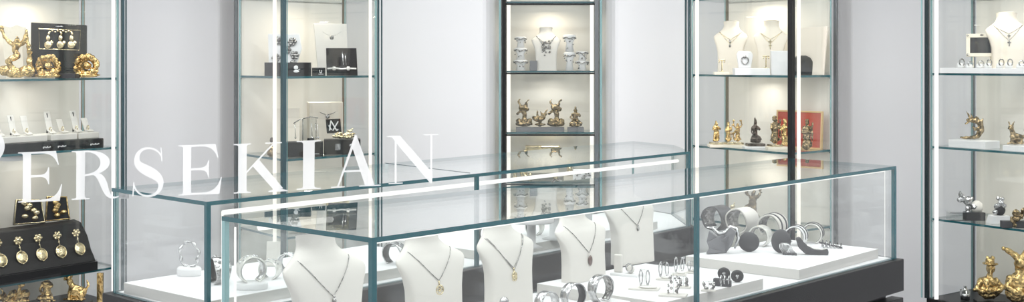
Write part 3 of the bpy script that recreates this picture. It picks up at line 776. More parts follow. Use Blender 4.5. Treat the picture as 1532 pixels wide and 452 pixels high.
# low items on the right rear tray, seen through the front case
for lab, px, d, R_, m in (('silver open cuff on the rear tray between the first and second bust', 590, 4.25, .04, 'silver'),
                     ('dark silver cuff on the rear tray right of the centre joint', 726, 4.75, .035, 'silverd'),
                     ('white cuff on the rear tray behind the third bust', 800, 4.95, .035, 'pearl')):
    zz = ZTB if d > 4.6 or d < 4.3 else ZTB
    cuff(lab, (PX(px, d), d, zz), -.5, R_, .04, m, 'silver', None, .5, lin='charcoal')

# ------------------------------------------------------------------ cast figures
def L(bm, pts, r, n=10): 
    tube(bm, pts, r, n)
    rr = r if isinstance(r, (list, tuple)) else [r] * len(pts)
    ball(bm, pts[0], rr[0]); ball(bm, pts[-1], rr[-1])
def fig_shape(kind, rnd):
    bm = B(); j = lambda a=.02: rnd.uniform(-a, a)
    if kind == 'stand':
        ball(bm, (0, 0, .05), (.17, .13, .07)); L(bm, [(-.06, 0, .06), (-.07, -.02, .25), (-.05, 0, .42)], [.05, .06, .08]); L(bm, [(.06, 0, .06), (.07, -.03, .25), (.05, 0, .42)], [.05, .06, .08])
        L(bm, [(0, 0, .4), (j(), .0, .55), (0, 0, .68)], [.11, .10, .12]); ball(bm, (.01, -.02, .84), (.075, .08, .09)); ball(bm, (.01, 0, .93), (.06, .06, .07))
        L(bm, [(-.12, 0, .68), (-.19, -.06, .58), (-.10, -.13, .60)], [.045, .04, .035]); L(bm, [(.12, 0, .68), (.2, -.04, .60), (.12, -.12, .66)], [.045, .04, .035])
        L(bm, [(.08, .06, .68), (.16, .1, .4), (.14, .08, .08)], [.05, .07, .06])
    elif kind == 'robed':
        ball(bm, (0, 0, .05), (.18, .14, .06)); L(bm, [(0, 0, .06), (0, 0, .35), (0, 0, .66)], [.15, .12, .11]); ball(bm, (0, -.02, .83), (.075, .08, .09)); ball(bm, (0, .01, .93), (.09, .06, .05))
        L(bm, [(-.12, 0, .66), (-.15, -.09, .5), (0, -.14, .52)], [.05, .045, .035]); L(bm, [(.12, 0, .66), (.15, -.09, .5), (.02, -.14, .55)], [.05, .045, .035]); L(bm, [(.16, -.1, .06), (.18, -.08, .85)], [.018, .022])
    elif kind == 'arms_up':
        ball(bm, (0, 0, .05), (.2, .14, .06)); L(bm, [(0, 0, .06), (.02, 0, .35), (0, 0, .6)], [.12, .09, .10]); ball(bm, (0, -.02, .74), (.07, .075, .085))
        L(bm, [(-.10, 0, .62), (-.2, 0, .72), (-.2, -.02, .93)], [.045, .04, .035]); L(bm, [(.10, 0, .62), (.21, 0, .74), (.17, -.02, .96)], [.045, .04, .035])
        ball(bm, (-.2, -.02, .95), (.06, .05, .05)); ball(bm, (.14, -.02, .96), (.06, .05, .04)); L(bm, [(-.05, .05, .5), (-.2, .06, .3), (-.17, .05, .1)], [.05, .05, .05])
    elif kind == 'seated':
        ball(bm, (0, 0, .06), (.28, .18, .07)); ball(bm, (0, 0, .20), (.20, .16, .12)); L(bm, [(-.1, -.02, .22), (-.22, -.12, .16), (.02, -.15, .15)], [.09, .08, .05]); L(bm, [(.1, -.02, .22), (.22, -.12, .16), (-.02, -.16, .2)], [.09, .08, .05])
        L(bm, [(0, .02, .25), (0, .02, .45), (0, 0, .6)], [.13, .11, .12]); ball(bm, (0, -.02, .77), (.08, .085, .1)); ball(bm, (0, .01, .9), (.05, .05, .08))
        L(bm, [(-.13, 0, .6), (-.2, -.06, .42), (-.1, -.14, .32)], [.05, .045, .04]); L(bm, [(.13, 0, .6), (.19, -.08, .5), (.07, -.15, .56)], [.05, .045, .04])
    elif kind == 'lotus_beast':
        ball(bm, (0, 0, .10), (.30, .18, .10)); ball(bm, (-.18, -.02, .2), (.1, .1, .09)); ball(bm, (.18, -.02, .19), (.11, .1, .1)); L(bm, [(0, 0, .15), (.02, 0, .4), (-.02, 0, .58)], [.10, .08, .10])
        ball(bm, (-.02, -.04, .68), (.16, .13, .12)); ball(bm, (.1, -.05, .62), (.09, .1, .08)); L(bm, [(-.10, 0, .75), (-.2, 0, .9), (-.14, 0, .98)], [.05, .035, .02]); L(bm, [(.08, 0, .75), (.1, 0, .9), (.18, 0, .96)], [.05, .035, .02])
        L(bm, [(-.12, 0, .55), (-.24, -.02, .45)], [.05, .04]); 
    elif kind == 'fish':
        ball(bm, (0, 0, .05), (.26, .14, .05)); L(bm, [(-.25, 0, .3), (-.05, -.02, .28), (.12, 0, .36), (.25, 0, .52)], [.09, .15, .12, .06]); L(bm, [(0, 0, .05), (0, 0, .25)], [.1, .08])
        L(bm, [(.2, 0, .5), (.33, 0, .75)], [.06, .02]); L(bm, [(-.1, 0, .4), (-.14, 0, .7)], [.07, .02]); ball(bm, (-.28, -.02, .34), (.1, .09, .1)); L(bm, [(.15, 0, .4), (.02, 0, .62)], [.06, .03])
    elif kind == 'dragon':
        L(bm, [(-.45, -.02, .06), (-.2, 0, .05), (.1, .02, .06), (.3, .02, .12), (.42, 0, .32), (.38, 0, .55), (.2, 0, .68), (.02, -.03, .66)], [.035, .05, .07, .10, .12, .12, .12, .09], 12)
        ball(bm, (-.10, -.05, .66), (.12, .08, .08)); L(bm, [(-.14, -.05, .60), (-.26, -.05, .54)], [.05, .03]); L(bm, [(-.06, -.04, .72), (-.22, -.03, .97)], [.05, .015]); L(bm, [(.05, 0, .74), (-.02, 0, .88)], [.05, .02])
        L(bm, [(.3, -.05, .4), (.12, -.1, .34), (.02, -.1, .44)], [.06, .05, .03]); L(bm, [(.3, .06, .2), (.1, .08, .05)], [.05, .03]); L(bm, [(.42, 0, .6), (.52, 0, .72)], [.06, .02])
    elif kind == 'lion':
        ball(bm, (0, 0, .04), (.36, .16, .04)); ball(bm, (.02, 0, .28), (.24, .15, .19)); ball(bm, (.16, 0, .24), (.18, .14, .2)); L(bm, [(-.12, -.06, .28), (-.16, -.08, .05)], [.07, .05]); L(bm, [(-.10, .08, .28), (-.14, .08, .05)], [.07, .05])
        L(bm, [(.22, -.07, .2), (.22, -.1, .05)], [.09, .06]); L(bm, [(-.08, 0, .38), (-.16, -.02, .62)], [.10, .09]); ball(bm, (-.18, -.04, .7), (.12, .1, .11)); ball(bm, (-.27, -.06, .66), (.06, .06, .05))
        L(bm, [(-.12, 0, .78), (-.04, 0, .95)], [.04, .02]); L(bm, [(-.22, 0, .78), (-.26, 0, .95)], [.04, .02]); L(bm, [(.3, 0, .3), (.42, 0, .45), (.36, 0, .6)], [.05, .04, .03])
    elif kind == 'bust_hat':
        ball(bm, (0, .02, .10), (.36, .2, .22)); ball(bm, (-.02, 0, .28), (.26, .17, .18)); L(bm, [(-.24, 0, .32), (-.42, -.05, .12), (-.25, -.16, .1)], [.10, .09, .07]); L(bm, [(.22, 0, .32), (.36, -.05, .18), (.2, -.16, .12)], [.10, .09, .07])
        L(bm, [(0, 0, .38), (.02, 0, .52)], [.09, .08]); ball(bm, (.02, -.03, .64), (.12, .13, .14)); ball(bm, (.02, -.01, .76), (.24, .18, .035)); ball(bm, (.02, .0, .82), (.13, .12, .1)); ball(bm, (.09, 0, .90), (.07, .06, .06)); ball(bm, (-.06, 0, .91), (.06, .06, .05))
        L(bm, [(-.03, -.14, .6), (-.06, -.17, .5)], [.03, .02])
    elif kind == 'jester':
        ball(bm, (0, .02, .12), (.30, .2, .22)); ball(bm, (0, 0, .34), (.25, .16, .2)); L(bm, [(0, 0, .45), (0, 0, .6)], [.10, .09]); ball(bm, (0, -.03, .7), (.13, .13, .14)); L(bm, [(-.06, 0, .8), (-.22, 0, .9), (-.36, 0, .96)], [.08, .05, .035])
        ball(bm, (-.37, 0, .96), .045); L(bm, [(.06, 0, .8), (.14, 0, .94)], [.08, .04]); L(bm, [(-.2, 0, .38), (-.32, -.08, .25), (-.16, -.2, .18)], [.09, .08, .06]); L(bm, [(.2, 0, .38), (.32, -.06, .22), (.12, -.2, .2)], [.09, .08, .06])
    elif kind == 'rocaille':     # wide scrolling rock with a leaping nude figure, arms spread
        ball(bm, (0, 0, .08), (.34, .14, .09)); ball(bm, (.22, -.02, .12), (.16, .12, .12)); ball(bm, (-.2, 0, .13), (.15, .1, .1)); L(bm, [(-.02, 0, .1), (-.14, -.04, .30), (.02, -.02, .42)], [.07, .07, .075])
        L(bm, [(.02, 0, .42), (-.02, -.02, .52), (.0, 0, .62)], [.07, .06, .085]); ball(bm, (.03, -.03, .71), (.055, .06, .065)); L(bm, [(-.07, 0, .62), (-.20, 0, .74), (-.30, 0, .93)], [.045, .04, .03]); L(bm, [(.08, 0, .62), (.18, 0, .72), (.2, 0, .9)], [.045, .04, .03])
        ball(bm, (-.30, 0, .95), (.08, .04, .04)); L(bm, [(.28, 0, .12), (.25, 0, .35), (.26, -.02, .52)], [.04, .045, .04]); ball(bm, (.26, -.02, .6), .045); L(bm, [(.25, 0, .5), (.22, 0, .7), (.2, 0, .85)], [.03, .03, .025])
    elif kind == 'flowers':
        for i in range(12): ball(bm, (rnd.uniform(-.4, .4), rnd.uniform(-.1, .1), rnd.uniform(.1, .45)), (rnd.uniform(.08, .15),) * 3)
        ball(bm, (0, 0, .12), (.42, .14, .12)); L(bm, [(.1, 0, .3), (.2, 0, .7), (.32, 0, .85)], [.06, .05, .04]); ball(bm, (.2, 0, .66), (.13, .1, .1)); L(bm, [(-.3, 0, .3), (-.42, 0, .5)], [.05, .03])
    elif kind == 'cat':
        ball(bm, (0, 0, .05), (.3, .15, .05)); L(bm, [(-.2, 0, .1), (-.15, -.02, .35), (-.2, -.03, .55)], [.09, .08, .08]); L(bm, [(.2, 0, .1), (.18, 0, .4), (.05, 0, .6), (-.1, 0, .62)], [.1, .12, .1, .08]); ball(bm, (-.22, -.04, .7), (.12, .1, .11)); L(bm, [(-.3, 0, .76), (-.38, 0, .95)], [.04, .02]); L(bm, [(-.15, 0, .78), (-.14, 0, .97)], [.04, .02]); ball(bm, (.3, 0, .2), (.14, .12, .14))
    return bm
FIG = 0
def figure(kind, label, px, d, z, hpx, m, rot=0, base=None, group='cast figurines', name='figurine', cat='figurine', seed=None, disp=.022, wx=1., d2=None, vox=.02):
    global FIG; FIG += 1
    sc = d / FOC; H = hpx * sc; rnd = random.Random(seed or FIG)
    t = thing(name, (PX(px, d), d, z), rot, label, cat, group)
    zb = 0
    if base:
        bw, bh, bmn = base
        bm = B(); prism(bm, [(-bw * sc / 2, -.045 * .8), (bw * sc / 2, -.045 * .8), (bw * sc / 2, .045 * .8), (-bw * sc / 2, .045 * .8)], 0, bh * sc); finish('base', bm, bmn, t, bevel=.001)
        zb = bh * sc
    bm = fig_shape(kind, rnd); h = H - zb
    zm = min(v.co.z for v in bm.verts)
    for v in bm.verts: v.co = Vector((v.co.x * wx, v.co.y, v.co.z - zm)) * h
    organic('body', bm, m, t, h, vox, disp, FIG, 8., loc=(0, 0, zb + disp * h * .4 + .0005))
    return t

# vitrine 1 (far left)
z1a, z1b, z1c = S1[1], S1[2], S1[3]
def dV1(px, back=.0): return 5.75 + (px / 184) * .52 + back
figure('rocaille', 'gold figure leaping with raised arms on a scrolling rock base, top shelf far left', 24, 5.98, z1a, 78, 'gold', 0, disp=.03, vox=.014, group=None, wx=1.0)
t = thing('relief_slab', (PX(22, 6.12), 6.12, z1a), 0, 'pale gilt ragged slab standing behind the leaping gold figure', 'sculpture')
sc = 6.12 / FOC; bm = B(); extr(bm, [(x * sc, z * sc) for x, z in ((-12, 0), (14, 0), (12, 40), (16, 76), (4, 80), (-6, 76), (-18, 79), (-16, 40))], -.006, .006); finish('slab', bm, 'boneframe', t, bevel=.002)
def shell_fig(label, px, d, w, h, sd):
    sc = d / FOC; t = thing('shell_sculpture', (PX(px, d), d, z1a), 0, label, 'sculpture', 'gold shell sculptures on the top left shelf')
    bm = B(); rnd = random.Random(sd); R_ = w * sc * .36; zc = h * sc - R_ * 1.25
    for i in range(22):
        a = -.5 + i / 21 * 4.3; ball(bm, (math.cos(a) * R_, rnd.uniform(-.01, .01), zc + math.sin(a) * R_), rnd.uniform(.17, .27) * R_ * 1.3, sub=1)
        ball(bm, (math.cos(a) * R_ * .72, .012, zc + math.sin(a) * R_ * .72), .24 * R_, sub=1)
    ball(bm, (R_ * .12, -.012, zc + R_ * .08), R_ * .40); ball(bm, (-.0 * R_, 0, zc - R_ * .75), (R_ * .6, .02, R_ * .4)); ball(bm, (0, 0, .012), (w * sc * .48, .03, .012)); ball(bm, (R_ * .6, -.01, zc - R_ * .6), (R_ * .3, .02, R_ * .5))
    zm = min(v.co.z for v in bm.verts)
    for v in bm.verts: v.co.z -= zm
    organic('body', bm, 'gold', t, h * sc, .022, .03, sd, 9., loc=(0, 0, .0015))
shell_fig('round gold shell sculpture in front of the black framed panel, left one', 72, 6.0, 42, 36, 11)
shell_fig('round gold shell sculpture in front of the black framed panel, right one', 130, 6.1, 42, 36, 12)
t = thing('jewellery_case_panel', (PX(88, 6.2), 6.2, z1a), .08, 'black upright case framing three gold figures, top shelf far left', 'display panel')
sc = 6.2 / FOC; TR = Matrix.Translation((0, 0, .004)) @ RX(-.10)
def trb(bm): bmesh.ops.transform(bm, matrix=TR, verts=bm.verts)
bm = B(); extr(bm, [(-40 * sc, 0), (41 * sc, 0), (39 * sc, 78 * sc), (-42 * sc, 82 * sc)], -.012, .006); trb(bm); finish('case_back', bm, 'blackleather', t, bevel=.002)
bm = B(); q = [(-30, 72), (31, 70), (30, 40), (-28, 42)]; tube(bm, [(x * sc, -.014, z * sc) for x, z in q], .0022, 6, True); trb(bm); finish('gold_frame', bm, 'goldp', t)
for k, x in enumerate((-16, 2, 18)):
    bm = B(); ball(bm, (x * sc, -.015, 48 * sc), (6 * sc, .006, 6 * sc)); ball(bm, (x * sc, -.015, 58 * sc), (3.4 * sc, .006, 4.5 * sc)); ball(bm, ((x + 1) * sc, -.015, 65 * sc), (2 * sc, .005, 2.4 * sc)); ball(bm, ((x + 5) * sc, -.014, 51 * sc), (3 * sc, .005, 4 * sc)); trb(bm); finish('gold_figure', bm, 'goldp', t, True)
bm = B()
for i in range(9): ball(bm, ((-14 + i * 4) * sc, -.014, (67.5 + (i % 2) * 1.6) * sc), (2.3 * sc, .004, 1.5 * sc), sub=1)
trb(bm); finish('gold_garland', bm, 'goldp', t, True)
bm = B(); bx(bm, (0, .0, 0), (12 * sc, .002, 1.3 * sc)); bmesh.ops.translate(bm, vec=(0, -.0125, 76 * sc), verts=bm.verts); trb(bm); finish('name_plate', bm, 'silver', t)
tag(finish('riser_block', (lambda b: (block(b, (.10, .07, .022)), b)[1])(B()), 'charcoal', bevel=.002, loc=(PX(101, 6.05), 6.05, z1a)), 'small black block between the two gold shell sculptures', 'display block')

# shelf 2: black tray with cream pads and shoe shaped ring stands
dT = 5.98
yaw1 = math.atan2(v1R[1] - v1F[1], v1R[0] - v1F[0])
tr_c = Vector(v1F).lerp(Vector(v1R), .455) + Vector((-math.sin(yaw1), math.cos(yaw1))) * .11
t = thing('black_display_tray', (tr_c.x, tr_c.y, z1b), yaw1, 'long black tray with small white printed marks, second shelf far left', 'tray')
bm = B(); bx(bm, (-.0, 0, .024), (.60, .17, .048)); finish('tray_body', bm, 'black', t, bevel=.003)
for x in (-.245, -.105, .05, .16):
    pass
for x, w_ in ((-.03, .045), (.055, .05), (.245, .055)):
    bm = B()
    for i in range(6): bx(bm, (x - w_ / 2 + w_ * (i + .5) / 6, -.0865, .020 + .002 * (i % 2)), (w_ / 9, .001, .006 + .003 * (i % 3 == 0)))
    finish('printed_mark', bm, 'white', t)
def on_tray(x, y): 
    return tr_c + Vector((math.cos(yaw1), math.sin(yaw1))) * x + Vector((-math.sin(yaw1), math.cos(yaw1))) * y
for lab, x, w_ in (('cream pad at the left end of the long black tray, holding three ring stands', -.15, .30), ('cream pad in the middle of the long black tray', .09, .155), ('cream pad at the right end of the long black tray', .235, .125)):
    q = on_tray(x, .01); tag(finish('cushion_pad', (lambda b: (block(b, (w_ * .97, .13, .032)), b)[1])(B()), 'bustw', bevel=.004, loc=(q.x, q.y, z1b + .048), rotz=yaw1), lab, 'display pad', 'cream pads on the black tray')
def shoe_stand(label, x, h=.10, black=True):
    q = on_tray(x, .0); t = thing('ring_stand', (q.x, q.y, z1b + .080), -.75, label, 'ring stand', 'heel shaped ring stands on the black tray')
    if black:
        bm = B(); tube(bm, [(-.028, .0, .003), (-.020, 0, h * .5), (-.030, 0, h * .92)], [.004, .005, .003], 6); tube(bm, [(-.026, 0, .016), (.01, 0, .006), (.035, 0, .003)], .0032, 6); finish('heel', bm, 'black', t, True)
    bm = B(); c = [(-.034, h), (-.014, h * .55), (.004, h * .18), (.03, .012), (.042, .006)]
    a = [Vector((x_, -.016, z_)) for x_, z_ in c]; b_ = [Vector((x_, .016, z_)) for x_, z_ in c]
    va = [bm.verts.new(v) for v in a]; vb = [bm.verts.new(v) for v in b_]; vc = [bm.verts.new(v - Vector((.003, 0, .004))) for v in a]; vd = [bm.verts.new(v - Vector((.003, 0, .004))) for v in b_]
    for i in range(4):
        for f in ((va[i], va[i + 1], vb[i + 1], vb[i]), (vc[i], vd[i], vd[i + 1], vc[i + 1]), (va[i], vc[i], vc[i + 1], va[i + 1]), (vb[i], vb[i + 1], vd[i + 1], vd[i])): bm.faces.new(f)
    bm.faces.new((va[0], vb[0], vd[0], vc[0])); bm.faces.new((va[4], vc[4], vd[4], vb[4]))
    finish('ramp', bm, 'bustw', t, True, bevel=.001)
    bm = B(); tube(bm, [(.016 + .010 * math.cos(a_), -.004, .022 + .011 * math.sin(a_)) for a_ in [i * math.pi / 8 for i in range(16)]], .0026, 6, True); finish('ring', bm, 'goldp', t, True)
for lab, x, h, bk in (('tall heel shaped ring stand at the far left end of the black tray', -.235, .105, True), ('heel shaped ring stand second from the left on the black tray', -.155, .10, True), ('low cream ring stand without heel, left pad of the black tray', -.085, .095, False),
                  ('tall heel shaped ring stand on the middle pad', .045, .11, True), ('low cream ring stand on the middle pad', .115, .07, False), ('tall heel shaped ring stand on the right pad', .195, .11, True), ('low cream ring stand at the right end of the black tray', .262, .07, False)):
    shoe_stand(lab, x, h, bk)
# puck lamp hanging under the second shelf is part of the vitrine
bm = B(); lathe(bm, [(.055, -.03), (.06, -.02), (.06, 0)], 28, c=(PX(18, 5.95), 5.95, S1[2] - .012)); finish('puck_lamp', bm, 'white', vit1, True)

# shelf 3: black stepped stand with five earrings
t0 = Vector(v1F).lerp(Vector(v1R), .40) + Vector((-math.sin(yaw1), math.cos(yaw1))) * .14
t = thing('earring_display', (t0.x, t0.y, z1c), yaw1, 'black sloped stand carrying five pairs of round gold earrings, third shelf far left', 'earring stand')
bm = B(); prof = [(-.125, 0), (.11, 0), (.11, .235), (.05, .245), (.0, .235), (-.055, .17), (-.085, .10), (-.105, .075), (-.12, .05)]
a_ = [bm.verts.new((-.29, y, z)) for y, z in prof]; b_ = [bm.verts.new((.29, y, z)) for y, z in prof]
bm.faces.new(a_); bm.faces.new(b_[::-1])
for i in range(len(prof)): bm.faces.new((a_[i], b_[i], b_[(i + 1) % len(prof)], a_[(i + 1) % len(prof)]))
finish('sloped_stand', bm, 'blackleather', t, bevel=.008)
bm = B(); bx(bm, (0, -.125, .022), (.585, .012, .044)); bx(bm, (0, -.135, .052), (.57, .004, .003)); finish('front_ledge', bm, 'black', t, bevel=.002)
for i in range(5):
    x = -.215 + i * .108; er = thing('earring', (0, 0, 0)); er.parent = t
    for k in ('label',): pass
    bm = B(); rr = .022; rnd = random.Random(i)
    def sl(z): return -.055 - (.17 - z) * .43 if z < .17 else -.055 + (z - .17) * .85
    for k in range(6): ball(bm, (x + .017 * math.cos(k * 1.05), sl(.185) - .016, .190 + .014 * math.sin(k * 1.05)), (.010, .006, .009), sub=1)
    ball(bm, (x, sl(.185) - .016, .192), (.013, .007, .013)); ball(bm, (x, sl(.165) - .012, .157), .005, sub=1)
    tube(bm, [(x, sl(.17) - .012, .175), (x, sl(.14) - .012, .142)], .002, 5)
    lathe_pts = [Vector((x + .028 * math.cos(q), sl(.113) - .011 - .42 * .028 * math.sin(q) * -1, .113 + .028 * math.sin(q))) for q in [k * math.pi / 12 for k in range(24)]]
    tube(bm, lathe_pts, .0028, 6, True)
    ball(bm, (x, sl(.113) - .010, .113), (.028, .005, .028), RX(-.4)); ball(bm, (x, sl(.08) - .010, .083), .004, sub=1)
    me_o = finish('gold_earring', bm, 'goldp', t, True)
    bpy.data.objects.remove(er)
zE = z1c + .245
for lab, x, wx_, mm in (('gold framed open book of relief panels on top of the black earring stand, left', .035, .15, 'goldp'), ('gold framed panel with a curled gold beast on the black earring stand, right', .195, .12, 'gold')):
    q = t0 + Vector((math.cos(yaw1), math.sin(yaw1))) * x + Vector((-math.sin(yaw1), math.cos(yaw1))) * .065
    t = thing('gilt_plaque', (q.x, q.y, zE + .0005), yaw1 - .3, lab, 'plaque', 'gilt panels on the black stand')
    bm = B(); hh = .125
    extr(bm, [(-wx_ / 2, .0), (wx_ / 2, .0), (wx_ * .36, hh * .95), (-wx_ * .42, hh)], .000, .022); finish('backing', bm, 'mirror', t)
    bm = B(); tube(bm, [(x_ * wx_, -.004, z_) for x_, z_ in ((-.5, .0052), (.5, .0052), (.36, hh * .95), (-.42, hh))], .005, 6, True); finish('frame', bm, mm, t, True)
    bm = B(); rnd = random.Random(len(lab))
    for i in range(7): ball(bm, (rnd.uniform(-.2, .25) * wx_, -.008, .03 + i * .013), (.017, .012, .014))
    finish('relief', bm, mm, t, True)
# bottom of vitrine 1
for lab, px, hp, k in (('crouching gold figure at the bottom left corner of the photo', 22, 50, 'flowers'), ('gold figure with scarf between two others at the bottom left', 70, 50, 'seated'), ('gold elephant like beast at the bottom of the far left vitrine', 112, 52, 'lion')):
    d = 5.95 + px * .0012; figure(k, lab, px, d, .262, hp * 1.15, 'gold', 0, (46, 10, 'black'), 'gilt figures at the vitrine bottom', disp=.035)
tag(finish('dark_platform', (lambda b: (prism(b, inset([v1L, v1F, v1R, v1K], .05), 0, .14), b)[1])(B()), 'black', bevel=.003, loc=(0, 0, .1205)), 'black platform under the gilt figures at the bottom of the far left vitrine', 'display block')
q = Vector((PX(150, 6.2), 6.2)); bm = B(); bx(bm, (q.x, q.y, .275), (.03, .02, .285)); finish('gold_bracket', bm, 'gold', vit1, bevel=.002)

# ------------------------------------------------------------------ vitrine 2
z2a, z2b = S2[1], S2[2]
def boxt(name, label, cat, px, d, z, wpx, hpx, dep, m, rot=0, group=None, mark=None, bev=.002):
    sc = d / FOC; t = thing(name, (PX(px, d), d, z), rot, label, cat, group)
    bm = B(); block(bm, (wpx * sc, dep, hpx * sc)); finish('box_body', bm, m, t, bevel=bev)
    if mark: mark(t, sc, wpx * sc, hpx * sc, dep)
    return t
def mk_head(t, sc, w, h, dep):
    bm = B(); y = -dep / 2 - .002; x = w * .18
    ball(bm, (x, y, h * .62), (h * .17, .002, h * .17)); ball(bm, (x + h * .02, y, h * .34), (h * .22, .002, h * .10)); tube(bm, [(x + h * .15, y, h * .45), (x + h * .3, y, h * .5)], .002, 5); finish('emblem', bm, 'white', t, True)
def mk_u(t, sc, w, h, dep):
    bm = B(); y = -dep / 2 - .001; tube(bm, [(w * .1, y, h * .7), (w * .12, y, h * .4), (w * .2, y, h * .35), (w * .26, y, h * .45), (w * .26, y, h * .7)], .0022, 5); bx(bm, (w * .2, y, h * .2), (w * .4, .001, .002)); finish('emblem', bm, 'white', t)
boxt('presentation_box', 'long black box with a white head emblem, upper shelf of the second vitrine', 'box', 431, 6.30, z2a, 68, 20, .07, 'blackleather', .12, 'black boxes in the second vitrine', mk_head)
boxt('presentation_box', 'tiny black box with white emblem between two larger items, upper shelf', 'box', 477, 6.34, z2a, 19, 12, .04, 'black', .05, 'black boxes in the second vitrine', mk_u)
def panel(name, label, cat, px, d, z, pts, m, th=.01, lean=-.1, rot=0, group=None):
    """ leaning panel; pts in pixels from its base centre """
    sc = d / FOC; t = thing(name, (PX(px, d), d, z), rot, label, cat, group)
    bm = B(); extr(bm, [(x * sc, y * sc) for x, y in pts], -th / 2, th / 2)
    zm = th / 2 * abs(math.sin(lean)) + .0003
    MX = Matrix.Translation((0, 0, zm)) @ RX(lean); bmesh.ops.transform(bm, matrix=MX, verts=bm.verts); finish('panel', bm, m, t, bevel=.0015)
    # easel strut behind
    h = max(p[1] for p in pts) * sc
    bm = B(); tube(bm, [MX @ Vector((0, th / 2, h * .6)), (0, .02 + h * .35, .003)], .003, 5); finish('easel_strut', bm, 'bustc', t)
    return t, sc, MX
t, sc, MX = panel('relief_board', 'white panel with sculpted silver flowers, upper shelf of the second vitrine', 'relief panel', 425, 6.42, z2a, [(-22, 0), (22, 0), (20, 20), (26, 40), (22, 62), (-25, 62)], 'white', .012)
bm = B(); rnd = random.Random(8)
for cx_, cz_ in ((12, 50), (4, 38), (16, 30), (-8, 52), (-12, 26), (14, 16)):
    for k in range(6):
        a = k * 1.05; ball(bm, MX @ Vector(((cx_ + 4 * math.cos(a)) * sc, -.012, (cz_ + 4 * math.sin(a)) * sc)), (3.4 * sc, .006, 3.0 * sc), sub=1)
    ball(bm, MX @ Vector((cx_ * sc, -.016, cz_ * sc)), 2.4 * sc, sub=1)
tube(bm, [MX @ Vector((x * sc, -.01, z * sc)) for x, z in ((-14, 12), (-4, 30), (4, 36), (14, 52))], .003, 5)
finish('silver_flower', bm, 'silverd', t, True)
def necklace_on(t, sc, MX, x0, x1, z0, dip, m='silverd', r=.0016, pend=True):
    bm = B(); pts = [MX @ Vector(((x0 + (x1 - x0) * i / 12) * sc, -.0085, (z0 - dip * (1 - (2 * i / 12 - 1) ** 2)) * sc)) for i in range(13)]
    tube(bm, pts, r, 5)
    for p_ in pts[1:-1]: ball(bm, p_, r * 1.7, sub=1)
    if pend: ball(bm, MX @ Vector(((x0 + x1) / 2 * sc, -.010, (z0 - dip - 3) * sc)), (3.2 * sc, .004, 3.6 * sc))
    finish('necklace', bm, m, t, True)
t, sc, MX = panel('necklace_board', 'tall cream board wearing a dark silver necklace, upper shelf of second vitrine', 'necklace panel', 494, 6.50, z2a, [(-18, 0), (27, 0), (25, 77), (-24, 77)], 'bustw', .02, -.08, .25, 'cream necklace panels')
necklace_on(t, sc, MX, -12, 17, 66, 7)
t, sc, MX = panel('bracelet_board', 'square black panel with two silver bars and a cream bracelet strapped across', 'display panel', 511, 6.33, z2a, [(-22, 0), (24, 0), (22, 41), (-23, 41)], 'blackleather', .02, -.06, .12)
bm = B(); tube(bm, [MX @ Vector((x * sc, -.013, z * sc)) for x, z in ((1, 36), (3, 16))], .0045, 6); tube(bm, [MX @ Vector((x * sc, -.013, z * sc)) for x, z in ((5, 33), (7, 16))], .0035, 6); finish('silver_bar', bm, 'silver', t, True)
bm = B(); tube(bm, [MX @ Vector((x * sc, -.014, z * sc)) for x, z in ((-21, 10), (-10, 11), (0, 9.5), (10, 10.5), (22, 10))], .0055, 6)
for x in (-11, 10): bx(bm, MX @ Vector((x * sc, -.015, 10.5 * sc)), (.016, .012, .020))
finish('bracelet', bm, 'pearl', t, True)
# shelf b
t, sc, MX = panel('cream_card', 'cream upright card at the left behind the clear jewellery tree, lower shelf', 'card', 428, 6.42, z2b, [(-21, 0), (20, 0), (20, 68), (-21, 67)], 'bustc', .012, -.06)
boxt('cream_box', 'large cream box standing upright with a necklace on its face, second vitrine lower shelf', 'box', 486, 6.56, z2b, 50, 74, .10, 'bustc', .30, None,
     lambda t, sc, w, h, dep: necklace_on(t, sc, Matrix.Translation((0, -dep / 2 + .006, 0)), -10, 14, 60, 4))
boxt('presentation_box', 'black box with two white emblems under the clear jewellery tree', 'box', 456, 6.24, z2b, 54, 22, .09, 'blackleather', .14, 'black boxes in the second vitrine', mk_u)
boxt('presentation_box', 'black box topped with gold flowers, right end of the lower shelf', 'box', 512, 6.40, z2b, 54, 22, .09, 'blackleather', .14, 'black boxes in the second vitrine', lambda t, sc, w, h, dep: (bm_mark(t, w, h, dep)))  if False else None
def mk_sq(t, sc, w, h, dep):
    bm = B(); bx(bm, (-w * .12, -dep / 2 - .001, h * .5), (w * .14, .002, h * .42)); ball(bm, (w * .26, -dep / 2 - .001, h * .6), (.013, .002, .010)); finish('emblem', bm, 'silver', t)
boxt('presentation_box', 'black box topped with gold flowers, right end of the lower shelf', 'box', 512, 6.40, z2b, 54, 22, .09, 'blackleather', .14, 'black boxes in the second vitrine', mk_sq)
zz = z2b + 22 * 6.40 / FOC
figure('flowers', 'tangle of gold flowers lying on the black box, lower shelf of the second vitrine', 516, 6.385, zz, 17, 'goldp', .1, None, None, 'flower_ornament', 'ornament', wx=2.1, disp=.05, vox=.03)
t, sc, MX = panel('monogram_card', 'small black card with white monogram leaning above the gold flowers', 'card', 499, 6.425, zz, [(-10, 8), (12, 8), (10, 30), (-12, 29)], 'black', .008, -.05)
bm = B(); 
for a, b in (((-6, 12), (-4, 27)), ((-4, 27), (5, 12)), ((5, 12), (7, 14)), ((-1, 12), (7, 26)), ((-7, 20), (-3, 13))): tube(bm, [MX @ Vector((x * sc, -.005, z * sc)) for x, z in (a, b)], .0035, 5)
bx(bm, MX @ Vector((1 * sc, .0, 4 * sc)), (.006, .004, 8 * sc)); finish('monogram', bm, 'white', t)
za = z2b + 22 * 6.24 / FOC
t = thing('jewellery_tree', (PX(459, 6.24), 6.24, za), 0, 'clear acrylic frame with chains hanging from a thin curved arm, on a black box', 'jewellery stand')
sc = 6.24 / FOC
